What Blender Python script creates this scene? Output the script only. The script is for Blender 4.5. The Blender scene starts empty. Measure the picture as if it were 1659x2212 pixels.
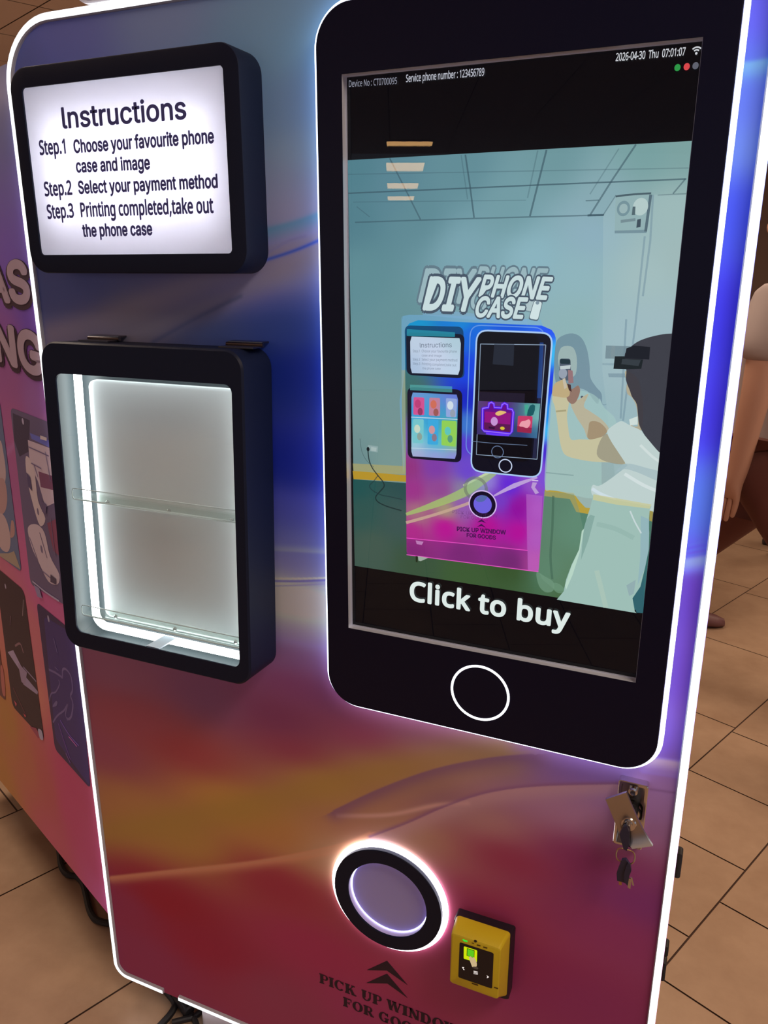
import bpy, bmesh, math, random
import numpy as np
from mathutils import Vector, Matrix
from mathutils.geometry import tessellate_polygon

random.seed(4)
SC = bpy.context.scene
COL = SC.collection
PI = math.pi

def lin(c):
    return tuple(((v/255)/12.92 if v/255 <= .04045 else ((v/255+.055)/1.055)**2.4) for v in c[:3])

# ------------------------------------------------------------------ camera, world, exposure
cam_d = bpy.data.cameras.new('camera'); cam = bpy.data.objects.new('camera', cam_d); COL.objects.link(cam)
cam_d.sensor_fit = 'HORIZONTAL'; cam_d.sensor_width = 36.0; cam_d.lens = 37.2333
cam_d.clip_start = .02; cam_d.clip_end = 200
mrot = Matrix([[0.917393, -0.116843, 0.380444], [0.397979, 0.265405, -0.878165], [0.001636, 0.957031, 0.289981]])
cam.matrix_world = Matrix.Translation((0.46433, -0.94219, 1.45684)) @ mrot.to_4x4()
SC.camera = cam
w = bpy.data.worlds.new('world'); SC.world = w; w.use_nodes = True
bgn = w.node_tree.nodes['Background']
bgn.inputs[0].default_value = (.86, .86, 1.0, 1); bgn.inputs[1].default_value = .36
SC.view_settings.view_transform = 'Standard'
try: SC.view_settings.look = 'None'
except Exception: pass
SC.view_settings.exposure = 0.0
SC.view_settings.gamma = 1.0
SC.view_settings.use_curve_mapping = False
SC.cycles.transparent_max_bounces = 32
FILL_LAMP = 15.0          # brightness of the unseen soft panels added as fill
LED_DOOR = 1.6      # door edge strip
LED_HALO = 2.7      # strip round the phone shaped plate
LED_RING = 5.
LED_CASE = 9.5
LED_BOX = 30.0
E_AMB = (.32, .285, .178)   # room light the wrap was seen under, used to recover its printed colours

# ------------------------------------------------------------------ materials
MATS = {}
def mat(name, col=(128,128,128), rough=.5, metal=0., spec=.5, emit=None, strength=1., coat=0.):
    if name in MATS: return MATS[name]
    m = bpy.data.materials.new(name); m.use_nodes = True
    b = m.node_tree.nodes['Principled BSDF']
    b.inputs['Base Color'].default_value = (*lin(col), 1)
    b.inputs['Roughness'].default_value = rough; b.inputs['Metallic'].default_value = metal
    b.inputs['Specular IOR Level'].default_value = spec
    b.inputs['Coat Weight'].default_value = coat
    if emit:
        b.inputs['Emission Color'].default_value = (*emit, 1); b.inputs['Emission Strength'].default_value = strength
    MATS[name] = m; return m
def emis(name, col, strength):
    if name in MATS: return MATS[name]
    m = bpy.data.materials.new(name); m.use_nodes = True; nt = m.node_tree; nt.nodes.clear()
    o = nt.nodes.new('ShaderNodeOutputMaterial'); e = nt.nodes.new('ShaderNodeEmission')
    e.inputs[0].default_value = (*col, 1); e.inputs[1].default_value = strength
    nt.links.new(e.outputs[0], o.inputs[0]); MATS[name] = m; return m
def glass_mat(name, tint=(.97,.99,.98), ior=1.45, rough=.0):
    m = bpy.data.materials.new(name); m.use_nodes = True; nt = m.node_tree; nt.nodes.clear()
    o = nt.nodes.new('ShaderNodeOutputMaterial'); mx = nt.nodes.new('ShaderNodeMixShader')
    fr = nt.nodes.new('ShaderNodeFresnel'); fr.inputs[0].default_value = ior
    t = nt.nodes.new('ShaderNodeBsdfTransparent'); t.inputs[0].default_value = (*tint, 1)
    g = nt.nodes.new('ShaderNodeBsdfGlossy'); g.inputs['Roughness'].default_value = rough
    ge = nt.nodes.new('ShaderNodeNewGeometry'); iv = nt.nodes.new('ShaderNodeMath'); iv.operation = 'SUBTRACT'; iv.inputs[0].default_value = 1
    mu = nt.nodes.new('ShaderNodeMath'); mu.operation = 'MULTIPLY'
    nt.links.new(ge.outputs['Backfacing'], iv.inputs[1]); nt.links.new(fr.outputs[0], mu.inputs[0]); nt.links.new(iv.outputs[0], mu.inputs[1])
    nt.links.new(mu.outputs[0], mx.inputs[0]); nt.links.new(t.outputs[0], mx.inputs[1]); nt.links.new(g.outputs[0], mx.inputs[2])
    nt.links.new(mx.outputs[0], o.inputs[0]); MATS[name] = m; return m
def attr_mat(name, rough=.45, spec=.4, emissive=False):
    m = bpy.data.materials.new(name); m.use_nodes = True; nt = m.node_tree
    a = nt.nodes.new('ShaderNodeAttribute'); a.attribute_name = 'Col'
    if not emissive:
        b = nt.nodes['Principled BSDF']; b.inputs['Roughness'].default_value = rough
        b.inputs['Specular IOR Level'].default_value = spec
        nt.links.new(a.outputs['Color'], b.inputs['Base Color'])
    else:
        nt.nodes.clear(); a = nt.nodes.new('ShaderNodeAttribute'); a.attribute_name = 'Col'
        o = nt.nodes.new('ShaderNodeOutputMaterial'); mx = nt.nodes.new('ShaderNodeMixShader')
        t = nt.nodes.new('ShaderNodeBsdfTransparent'); e = nt.nodes.new('ShaderNodeEmission')
        nt.links.new(a.outputs['Color'], e.inputs[0]); nt.links.new(a.outputs['Alpha'], mx.inputs[0])
        nt.links.new(t.outputs[0], mx.inputs[1]); nt.links.new(e.outputs[0], mx.inputs[2]); nt.links.new(mx.outputs[0], o.inputs[0])
    MATS[name] = m; return m
def translucent_mat(name, col):
    m = bpy.data.materials.new(name); m.use_nodes = True; nt = m.node_tree; nt.nodes.clear()
    o = nt.nodes.new('ShaderNodeOutputMaterial'); mx = nt.nodes.new('ShaderNodeMixShader'); mx.inputs[0].default_value = .45
    t = nt.nodes.new('ShaderNodeBsdfTranslucent'); t.inputs[0].default_value = (*lin(col), 1)
    d = nt.nodes.new('ShaderNodeBsdfDiffuse'); d.inputs[0].default_value = (*lin(col), 1)
    nt.links.new(t.outputs[0], mx.inputs[1]); nt.links.new(d.outputs[0], mx.inputs[2]); nt.links.new(mx.outputs[0], o.inputs[0])
    MATS[name] = m; return m

BLACK = mat('satin_black_metal', (19,27,52), .5, 0., .25)
PLATE = mat('gloss_black_plate', (10,12,44), .35, 0., .25)
CHROME = mat('polished_chrome', (215,212,208), .16, 1.)
ALU = mat('bright_aluminium_edge', (228,234,250), .3, .25)
WHITE = mat('white_liner', (222,224,226), .6)
INK = mat('navy_ink', (84,88,160), .6)
DARKINK = mat('dark_plum_ink', (52,26,46), .6)
RUBBER = mat('black_rubber', (28,24,26), .55)
DOORLED = emis('door_strip_light', (.96,.98,1.), LED_DOOR)
HALOLED = emis('halo_strip_light', (.74,.81,1.), LED_HALO)
RINGLED = emis('ring_strip_light', (1.,.93,1.), LED_RING)
CASELED = emis('case_strip_light', (.95,1.,1.), LED_CASE)
BOXLED = emis('lightbox_module', (.93,.93,1.), LED_BOX)
GLASS = glass_mat('clear_glass')
ACRYL = glass_mat('clear_acrylic', (.97,.99,.98), 1.49, .02)
_nt = ACRYL.node_tree; _o = [n for n in _nt.nodes if n.type == 'OUTPUT_MATERIAL'][0]; _m0 = _o.inputs[0].links[0].from_node
_m1 = _nt.nodes.new('ShaderNodeMixShader'); _m1.inputs[0].default_value = .05; _d = _nt.nodes.new('ShaderNodeBsdfDiffuse'); _d.inputs[0].default_value = (.9,.93,.93,1)
_nt.links.new(_m0.outputs[0], _m1.inputs[1]); _nt.links.new(_d.outputs[0], _m1.inputs[2]); _nt.links.new(_m1.outputs[0], _o.inputs[0])
ARTMAT = attr_mat('printed_wrap', .5, .35)
PICMAT = attr_mat('screen_pixels', emissive=True)

# ------------------------------------------------------------------ mesh helpers
class MB:
    def __init__(s): s.v=[]; s.f=[]; s.mi=[]
    def add(s, vs, fs, mi=0):
        n=len(s.v); s.v += [tuple(q) for q in vs]; s.f += [tuple(n+i for i in f) for f in fs]; s.mi += [mi]*len(fs)
    def box(s, x0,x1,y0,y1,z0,z1, mi=0):
        vs=[(x,y,z) for x in (x0,x1) for y in (y0,y1) for z in (z0,z1)]
        s.add(vs,[(0,1,3,2),(4,6,7,5),(0,4,5,1),(2,3,7,6),(0,2,6,4),(1,5,7,3)],mi)
    def loft(s, loops, cap0=False, cap1=False, closed=True, mi=0):
        n=len(loops[0]); vs=[q for l in loops for q in l]; fs=[]
        for i in range(len(loops)-1):
            for j in range(n if closed else n-1):
                k=(j+1)%n; fs.append((i*n+j,i*n+k,(i+1)*n+k,(i+1)*n+j))
        if cap0: fs.append(tuple(range(n))[::-1])
        if cap1: fs.append(tuple((len(loops)-1)*n+j for j in range(n)))
        s.add(vs,fs,mi)
    def tube(s, path, r, n=10, closed=False, caps=True, mi=0, rz=None):
        P=[Vector(q) for q in path]; m=len(P); loops=[]; up=None
        for i in range(m):
            a=P[(i-1)%m] if (closed or i>0) else P[i]; b=P[(i+1)%m] if (closed or i<m-1) else P[i]
            t=(b-a).normalized()
            if up is None:
                up=Vector((0,0,1)) if abs(t.z)<.9 else Vector((0,1,0))
            sd=t.cross(up).normalized(); up=sd.cross(t).normalized()
            rr=r[i] if isinstance(r,(list,tuple)) else r
            loops.append([P[i]+sd*rr*math.cos(2*PI*k/n)+up*(rz or rr)*math.sin(2*PI*k/n) for k in range(n)])
        if closed: loops.append(loops[0])
        s.loft(loops, cap0=caps and not closed, cap1=caps and not closed, mi=mi)
    def lathe(s, c, axis, prof, n=48, cap0=False, cap1=False, mi=0):
        # prof: (radius, offset along axis)
        ax=Vector(axis).normalized(); u=ax.orthogonal().normalized(); v=ax.cross(u); c=Vector(c)
        loops=[[c+ax*o+(u*math.cos(2*PI*k/n)+v*math.sin(2*PI*k/n))*r for k in range(n)] for r,o in prof]
        s.loft(loops,cap0,cap1,mi=mi)
    def ell(s, c, r, n=16, m=10, mi=0, rot=None):
        vs=[];fs=[]
        for i in range(m+1):
            th=PI*i/m
            for k in range(n):
                q=Vector((r[0]*math.sin(th)*math.cos(2*PI*k/n), r[1]*math.sin(th)*math.sin(2*PI*k/n), r[2]*math.cos(th)))
                if rot: q=rot@q
                vs.append(q+Vector(c))
        for i in range(m):
            for k in range(n): fs.append((i*n+k,(i+1)*n+k,(i+1)*n+(k+1)%n,i*n+(k+1)%n))
        s.add(vs,fs,mi)
    def poly(s, pts, y, mi=0):           # flat polygon in a y = const plane, facing -y
        tri(s, [(x,y,z) for x,z in pts], mi)
    def slab(s, pts, y0, y1, mi=0):      # extruded outline
        n=len(pts); l0=[(x,y0,z) for x,z in pts]; l1=[(x,y1,z) for x,z in pts]
        s.loft([l0,l1],mi=mi); tri(s,l0,mi); tri(s,l1,mi)
    def build(s, name, mats, parent=None, smooth=True, xf=None, angle=35, weld=True):
        vs=[Vector(q) for q in s.v]
        if xf: vs=[xf(q) for q in vs]
        me=bpy.data.meshes.new(name)
        lo=Vector([min(q[i] for q in vs) for i in range(3)]); hi=Vector([max(q[i] for q in vs) for i in range(3)])
        c=(lo+hi)/2
        me.from_pydata([q-c for q in vs],[],s.f)
        if not isinstance(mats,(list,tuple)): mats=[mats]
        for m in mats: me.materials.append(m)
        if len(mats)>1: me.polygons.foreach_set('material_index', s.mi)
        if weld:
            bm=bmesh.new(); bm.from_mesh(me); bmesh.ops.remove_doubles(bm,verts=bm.verts,dist=1e-6)
            bmesh.ops.recalc_face_normals(bm,faces=bm.faces); bm.to_mesh(me); bm.free()
        if smooth:
            me.polygons.foreach_set('use_smooth',[True]*len(me.polygons)); me.set_sharp_from_angle(angle=math.radians(angle))
        me.update()
        return put(name, me, c, parent)
WORLD = {}
def put(name, me, c, parent=None):
    o=bpy.data.objects.new(name, me); COL.objects.link(o); o.location=c
    WORLD[o]=Vector(c)
    if parent: o.parent=parent; o.matrix_parent_inverse=Matrix.Translation(-WORLD[parent])
    return o
def thing(name, label, cat, loc, group=None):
    o=bpy.data.objects.new(name,None); COL.objects.link(o); o.location=loc; WORLD[o]=Vector(loc); o.empty_display_size=.1
    return tag(o,label,cat,group)
def tag(o,label,cat,group=None):
    o['label']=label; o['category']=cat
    if group: o['group']=group
    return o
def lab(o,l): o['label']=l; return o
def struct(o): o['kind']='structure'; return o
def tri(mb, pts3, mi=0):
    t=tessellate_polygon([[Vector(q) for q in pts3]])
    mb.add(pts3,[tuple(f) for f in t],mi)
def rrect(x0,x1,z0,z1,r,n=8):
    rs=r if isinstance(r,(list,tuple)) else [r]*4     # corners: BR, TR, TL, BL
    cs=[(x1,z0,-PI/2,-1,1),(x1,z1,0,-1,-1),(x0,z1,PI/2,1,-1),(x0,z0,PI,1,1)]
    out=[]
    for (cx,cz,a,sx,sz),q in zip(cs,rs):
        for k in range(n+1):
            t=a+PI/2*k/n; out.append((cx+sx*q+q*math.cos(t), cz+sz*q+q*math.sin(t)))
    return out
def at_y(pts,y): return [(x,y,z) for x,z in pts]
def spline(pts, n=6, closed=True):
    m=len(pts); out=[]
    rng=range(m) if closed else range(m-1)
    for i in rng:
        g=(lambda k: pts[k%m]) if closed else (lambda k: pts[min(max(k,0),m-1)])
        p0,p1,p2,p3=[np.array(g(k)) for k in (i-1,i,i+1,i+2)]
        for k in range(n):
            t=k/n
            out.append(tuple(.5*((2*p1)+(-p0+p2)*t+(2*p0-5*p1+4*p2-p3)*t*t+(-p0+3*p1-3*p2+p3)*t**3)))
    if not closed: out.append(tuple(pts[-1]))
    return out
def ribbon(pts, wd):
    L=[];R=[]; n=len(pts)
    if isinstance(wd,(list,tuple)): wd=np.interp(np.linspace(0,1,n),np.linspace(0,1,len(wd)),wd).tolist()
    for i,(x,z) in enumerate(pts):
        a=pts[max(i-1,0)]; b=pts[min(i+1,n-1)]; dx,dz=b[0]-a[0],b[1]-a[1]; l=math.hypot(dx,dz) or 1
        ww=(wd[i] if isinstance(wd,(list,tuple)) else wd)/2
        L.append((x-dz/l*ww,z+dx/l*ww)); R.append((x+dz/l*ww,z-dx/l*ww))
    return L+R[::-1]
def ellipse(c,rx,rz,n=24,a0=0,a1=2*PI):
    return [(c[0]+rx*math.cos(a0+(a1-a0)*k/n), c[1]+rz*math.sin(a0+(a1-a0)*k/n)) for k in range(n)]
_tc={}
import os
try: FONT=bpy.data.fonts.load(os.path.join(bpy.utils.system_resource('DATAFILES',path='fonts'),'Inter.woff2'))   # Blender's own interface font
except Exception: FONT=None
try: FONT2=bpy.data.fonts.load(os.path.join(bpy.utils.system_resource('DATAFILES',path='fonts'),'NotoSansHebrew-Regular.woff2'))
except Exception: FONT2=None
def text_raw(s, off=0., shear=0., space=1.):
    k=(s,off,shear,space)
    if k not in _tc:
        cu=bpy.data.curves.new('lettering','FONT'); cu.body=s; cu.size=1
        if FONT: cu.font=FONT2 if any(ch.isdigit() or ch=='k' for ch in s) and FONT2 else FONT
        cu.shear=shear; cu.resolution_u=4; cu.space_character=space
        o=bpy.data.objects.new('lettering',cu); me=bpy.data.meshes.new_from_object(o)
        vs=np.array([v.co[:2] for v in me.vertices]); fs=[tuple(p.vertices) for p in me.polygons]
        bpy.data.objects.remove(o); bpy.data.meshes.remove(me); bpy.data.curves.remove(cu)
        if off>0:      # heavier weight: the outline repeated round a small circle
            n=len(vs); dirs=[(math.cos(2*PI*i/12)*off,math.sin(2*PI*i/12)*off) for i in range(12)]
            fs=[tuple(q+n*i for q in f) for i in range(13) for f in fs]; vs=np.concatenate([vs]+[vs+np.array(d) for d in dirs])
        _tc[k]=(vs,fs)
    return _tc[k]
def text_on(s, p0, p1, cap, off=0., shear=0., space=1., pad=0.):
    """outline of a line of text laid from p0 to p1 (x,z) with capital height cap -> points, faces"""
    vs,fs=text_raw(s,off,shear,space); base,_=text_raw(s,0.,shear,space)
    H,_=text_raw('H'); ch=H[:,1].max()
    x0,x1=base[:,0].min(),base[:,0].max()
    d=np.array(p1)-np.array(p0); L=np.linalg.norm(d); d=d/L; nrm=np.array((-d[1],d[0]))
    pts=np.array(p0)+np.outer((vs[:,0]-x0)/(x1-x0)*L,d)+np.outer(vs[:,1]/ch*cap,nrm)
    return [tuple(q) for q in pts],fs
def idw(P, ctrl, power=1.7, eps=.02, ax=1.):
    C=np.array([c[0] for c in ctrl]); V=np.array([lin(c[1]) for c in ctrl])**(1/2.2)
    out=np.zeros((len(P),3)); ws=np.zeros(len(P))
    for c,v in zip(C,V):
        wgt=1/((((P-c)*np.array((ax,1.)))**2).sum(1)+eps**2)**power
        out+=wgt[:,None]*v; ws+=wgt
    return (out/ws[:,None])**2.2
def seg_dist(P, pts):
    best=np.full(len(P),9.); side=np.zeros(len(P))
    for a,b in zip(pts[:-1],pts[1:]):
        a=np.array(a);b=np.array(b);d=b-a;l2=d@d
        t=np.clip(((P-a)@d)/l2,0,1); q=P-(a+t[:,None]*d); r=np.sqrt((q**2).sum(1))
        m=r<best; best[m]=r[m]; side[m]=(d[0]*(P[:,1]-a[1])-d[1]*(P[:,0]-a[0]))[m]
    return best*np.sign(side+1e-12)       # + on the left of the direction of travel
def band(P, rgb, pts, up, down, col, al=1., n=6):
    """soft streak of print: fades over `up` on the left side and `down` on the right side of the path"""
    d=seg_dist(P, spline(pts,n,False)); k=np.where(d>0, np.exp(-(d/up)**2), np.exp(-(d/down)**2))*al
    return rgb*(1-k[:,None])+np.array(lin(col))*k[:,None]

# ================================================================== SETTING
A = Vector((.3867,.9222,0)); Bv = Vector((-.9222,.3867,0))     # the two directions of the tile joints
def uv(u,v,z=0): return A*u+Bv*v+Vector((0,0,z))
# floor: tiles in rows, each row with its own joints, over a brown grout bed
def tile_mat():
    m=mat('beige_floor_tile',(178,152,126),.38); nt=m.node_tree; b=nt.nodes['Principled BSDF']
    tc=nt.nodes.new('ShaderNodeTexCoord'); n=nt.nodes.new('ShaderNodeTexNoise'); n.inputs['Scale'].default_value=5; n.inputs['Detail'].default_value=7; n.inputs['Roughness'].default_value=.62
    r=nt.nodes.new('ShaderNodeValToRGB'); r.color_ramp.elements[0].position=.3; r.color_ramp.elements[1].position=.75
    r.color_ramp.elements[0].color=(*lin((166,134,108)),1); r.color_ramp.elements[1].color=(*lin((192,160,132)),1)
    nt.links.new(tc.outputs['Object'],n.inputs['Vector']); nt.links.new(n.outputs[0],r.inputs[0]); nt.links.new(r.outputs[0],b.inputs['Base Color'])
    return m
mb=MB(); g=.0022
rows=[-8.026,-7.526,-7.076,-6.626,-6.326,-5.876,-5.426,-5.126,-4.676,-4.226,-3.926,-3.476,-3.026,-2.726,-2.276,-1.826,-1.526,-1.126,-.826,-.526,-.226,.074,.544,.993,1.29,1.74,2.04,2.49,2.94,3.24,3.69,4.14,4.6,5.05,5.5,6.0]
for i,(v0,v1) in enumerate(zip(rows[:-1],rows[1:])):
    step=.305 if v1-v0<.32 else .6
    off=.98 if abs(v0+.526)<.01 else .825 if abs(v0+.226)<.01 else .04 if abs(v0-.544)<.01 else (i*.37)%step
    k0=math.floor((-9-off)/step); k1=math.ceil((9.6-off)/step)
    for k in range(k0,k1):
        u0,u1=off+k*step,off+(k+1)*step
        q=[uv(u0+g,v0+g),uv(u1-g,v0+g),uv(u1-g,v1-g),uv(u0+g,v1-g)]
        mb.add(q,[(0,1,2,3)],0)
q=[uv(-9.2,-8.1,-.0025),uv(9.6,-8.1,-.0025),uv(9.6,6,-.0025),uv(-9.2,6,-.0025)]; mb.add(q,[(0,1,2,3)],1)
struct(mb.build('floor',[tile_mat(),mat('brown_grout',(74,50,38),.9)],smooth=False,weld=False))
# ceiling with shallow seams, back wall, left wall
mb=MB(); CZ=2.8
for i in range(-14,15):
    for j in range(-12,10):
        u0,u1,v0,v1=i*.66,(i+1)*.66,j*.66,(j+1)*.66
        q=[uv(u0+.004,v0+.004,CZ),uv(u1-.004,v0+.004,CZ),uv(u1-.004,v1-.004,CZ),uv(u0+.004,v1-.004,CZ)]; mb.add(q,[(3,2,1,0)],0)
mb.add([uv(-9.3,-8,CZ+.01),uv(9.9,-8,CZ+.01),uv(9.9,6.6,CZ+.01),uv(-9.3,6.6,CZ+.01)],[(3,2,1,0)],1)
struct(mb.build('ceiling',[mat('cream_ceiling_board',(236,222,212),.8),mat('ceiling_seam',(176,158,148),.9)],smooth=False,weld=False))
mb=MB(); mb.loft([[uv(9.6,-8.1,0),uv(9.6,6,0),uv(9.75,6,0),uv(9.75,-8.1,0)],[uv(9.6,-8.1,CZ),uv(9.6,6,CZ),uv(9.75,6,CZ),uv(9.75,-8.1,CZ)]],True,True)
struct(mb.build('wall_back',mat('taupe_wall',(176,150,134),.8),smooth=False))
mb=MB(); mb.loft([[uv(-9,6,0),uv(9.6,6,0),uv(9.6,6.15,0),uv(-9,6.15,0)],[uv(-9,6,CZ),uv(9.6,6,CZ),uv(9.6,6.15,CZ),uv(-9,6.15,CZ)]],True,True)
struct(mb.build('wall_left',MATS['taupe_wall'],smooth=False))
mb=MB(); mb.loft([[uv(9.52,v,z) for v,z in rr] for rr in ([(-3.95,0),(-3.83,0),(-3.83,2.8),(-3.95,2.8)],)]+[[uv(9.6,v,z) for v,z in [(-3.95,0),(-3.83,0),(-3.83,2.8),(-3.95,2.8)]]],True,True)
struct(mb.build('trim_1',mat('brown_wall_trim',(104,78,66),.7),smooth=False))

# ceiling lights: four seen mirrored in the screen glass, the soft ones are unseen, added to light the scene
WARM=emis('warm_light_panel',(1.,.56,.22),15.); FILL=emis('added_fill_panel',(1.,.80,.62),FILL_LAMP)
LFR=mat('white_lamp_frame',(225,222,215),.5)
def ceiling_light(c, su, sv, m, label, group):
    t=thing('ceiling_light',label,'ceiling light',(c[0],c[1],CZ),group)
    C0=Vector((c[0],c[1],0))
    def loop(du,dv,z): return [C0+A*a*du+Bv*b*dv+Vector((0,0,z)) for a,b in ((-1,-1),(1,-1),(1,1),(-1,1))]
    f=MB(); f.loft([loop(su/2+.03,sv/2+.03,CZ),loop(su/2+.03,sv/2+.03,CZ-.015),loop(su/2,sv/2,CZ-.015),loop(su/2,sv/2,CZ-.004)]); f.build('lamp_frame',LFR,t,smooth=False)
    d=MB(); d.add(loop(su/2,sv/2,CZ-.006),[(3,2,1,0)]); d.build('diffuser',m,t,smooth=False)
for i,c in enumerate([(-3.0424,-7.8123),(-3.8498,-9.6762),(-4.7985,-11.9240),(-5.6961,-14.0346)]):
    ceiling_light(c,.36 if i==0 else .95,.5,WARM,'warm ceiling panel %s in the row mirrored in the screen'%['nearest the screen, first','second','third','farthest, fourth'][i],'warm ceiling panels in the mirrored row')
for i,c in enumerate([(1.5,-.75),(-1.75,.35),(-.35,1.9),(2.4,1.7),(-4.7,.7),(2.6,4.4)]):
    ceiling_light(c,1.1,.6,FILL,'added soft fill panel '+['overhead in front of the open door','just left of the cabinet side','above the back of the cabinet','over the walkway behind the door on the right','far to the left of the cabinet','farthest down the walkway behind the door'][i],'soft fill panels added out of view')

# ================================================================== VENDING MACHINE
ZF=1.68
SB=Vector((-.577,.042,0))                              # front edge of the cabinet's left side
VM=thing('vending_machine','tall phone case vending machine with its lit front door swung open','vending machine',(-.577,.45,0))
# --- cabinet (door stands open 67 degrees, so the cabinet runs back from the hinge edge)
def sd(t,o,z): return SB+Bv*t+A*o+Vector((0,0,z))      # t back along the side, o inward across the cabinet
z0,z1=.2,1.748; DEP=.86; WID=1.0; th=.02
def sbox(mb,t0,t1,o0,o1,za,zb,mi=0):
    vs=[sd(t,o,z) for t in (t0,t1) for o in (o0,o1) for z in (za,zb)]
    mb.add(vs,[(0,1,3,2),(4,6,7,5),(0,4,5,1),(2,3,7,6),(0,2,6,4),(1,5,7,3)],mi)
mb=MB()
sbox(mb,-.012,DEP,.001,th,z0,z1); sbox(mb,-.012,DEP,WID-th,WID,z0,z1)
sbox(mb,DEP-th,DEP,th,WID-th,z0,z1); sbox(mb,-.012,DEP-th,th,WID-th,z0,z0+th); sbox(mb,-.012,DEP-th,th,WID-th,z1-th,z1)
lab(mb.build('cabinet_body',mat('plum_sheet_metal',(120,60,80),.5),VM,smooth=False),'plum metal cabinet behind the open door')
# printed wrap on the visible left side
def art_mesh(name, P3, idx, rgb, parent):
    me=bpy.data.meshes.new(name); P3=np.array(P3); c=(P3.min(0)+P3.max(0))/2
    me.from_pydata((P3-c).tolist(),[],idx); me.materials.append(ARTMAT)
    ca=me.color_attributes.new('Col','FLOAT_COLOR','POINT')
    ca.data.foreach_set('color',np.c_[np.clip(rgb,0,.92),np.ones(len(rgb))].astype(np.float32).ravel()); me.update()
    return put(name,me,Vector(c),parent)
def gridfaces(nx,ny): return [(j*nx+i,j*nx+i+1,(j+1)*nx+i+1,(j+1)*nx+i) for j in range(ny-1) for i in range(nx-1)]
nx,ny=90,190
T,Z=np.meshgrid(np.linspace(DEP,-.012,nx),np.linspace(z0,z1,ny)); P=np.c_[T.ravel(),Z.ravel()]
ctrl=list(zip([(0.0004,1.7363),(0.0184,1.7140),(0.0169,1.6821),(0.0043,1.6487),(0.0086,1.5835),(0.0227,1.5163),(0.0575,1.4747),(0.0325,1.3728),(0.0905,1.3238),(0.1303,1.2726),(0.0563,1.2402),(0.1411,1.1799),(0.1174,0.8803),(0.1877,0.7288),(0.2610,0.6157),(0.4608,0.4373),(0.3646,0.3837),(0.2603,0.3759),(0.1398,0.3703),(0.0425,0.3127),(0.0111,0.2179),(0.5899,0.2186),(0.2598,0.2047),(0.1149,0.4624)],
 [(62,62,78),(78,76,86),(72,72,92),(70,72,96),(84,72,108),(84,66,110),(86,62,112),(80,52,108),(104,58,92),(112,62,86),(112,72,100),(126,66,84),(142,66,88),(142,78,72),(148,90,66),(128,88,38),(132,76,48),(134,64,54),(140,52,70),(142,56,76),(146,66,94),(128,86,36),(140,64,66),(138,50,68)]))
rgb=idw(P,ctrl,1.6,.04)
rgb=band(P,rgb,[(0.0031,1.7088),(0.0161,1.7150),(0.0288,1.7123),(0.0929,1.7046)],.03,.02,(104,100,104),.7)
rgb=band(P,rgb,[(0.0030,1.2191),(0.0951,1.1864),(0.2049,1.1311),(0.3258,1.0784)],.008,.004,(128,86,104),.6)
SIDE_E=np.array(E_AMB)*1.0; CASE_E=SIDE_E*1.45
side=art_mesh('side_wrap',[tuple(sd(t,-.0005,z)) for t,z in P],gridfaces(nx,ny),rgb/SIDE_E,VM)
lab(side,'purple to pink to ochre printed side wrap')
# lettering on the side
def text_side(s,p0,p1,cap,off,mt,lift,name,lbl=None,space=1.):
    pts,fs=text_on(s,(-p0[0],p0[1]),(-p1[0],p1[1]),cap,off,0,space); m=MB(); n_=max(len(pts)//13,1) if off>0 else len(pts); m.add([sd(-t,-lift-.00003*(i//n_),z) for i,(t,z) in enumerate(pts)],fs); o=m.build(name,mt,VM,smooth=False,weld=False)
    if lbl: lab(o,lbl)
PINKL=mat('dusty_pink_letter',(206,186,210),.6); SHADL=mat('dark_plum_letter_edge',(70,46,72),.6)
for s,q in (('AS',[(0.1926,1.4071),(0.0068,1.4089)]),('NG',[(0.1912,1.3043),(-0.0137,1.2923)])):
    cp=.061 if s=='AS' else .064
    text_side(s,(q[0][0],q[0][1]-.004),(q[1][0],q[1][1]-.004),cp,.075,SHADL,.0012,'letter_shadow')
    text_side(s,q[0],q[1],cp,.035,PINKL,.0020,'side_letters','dusty pink letters '+s)
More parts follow.
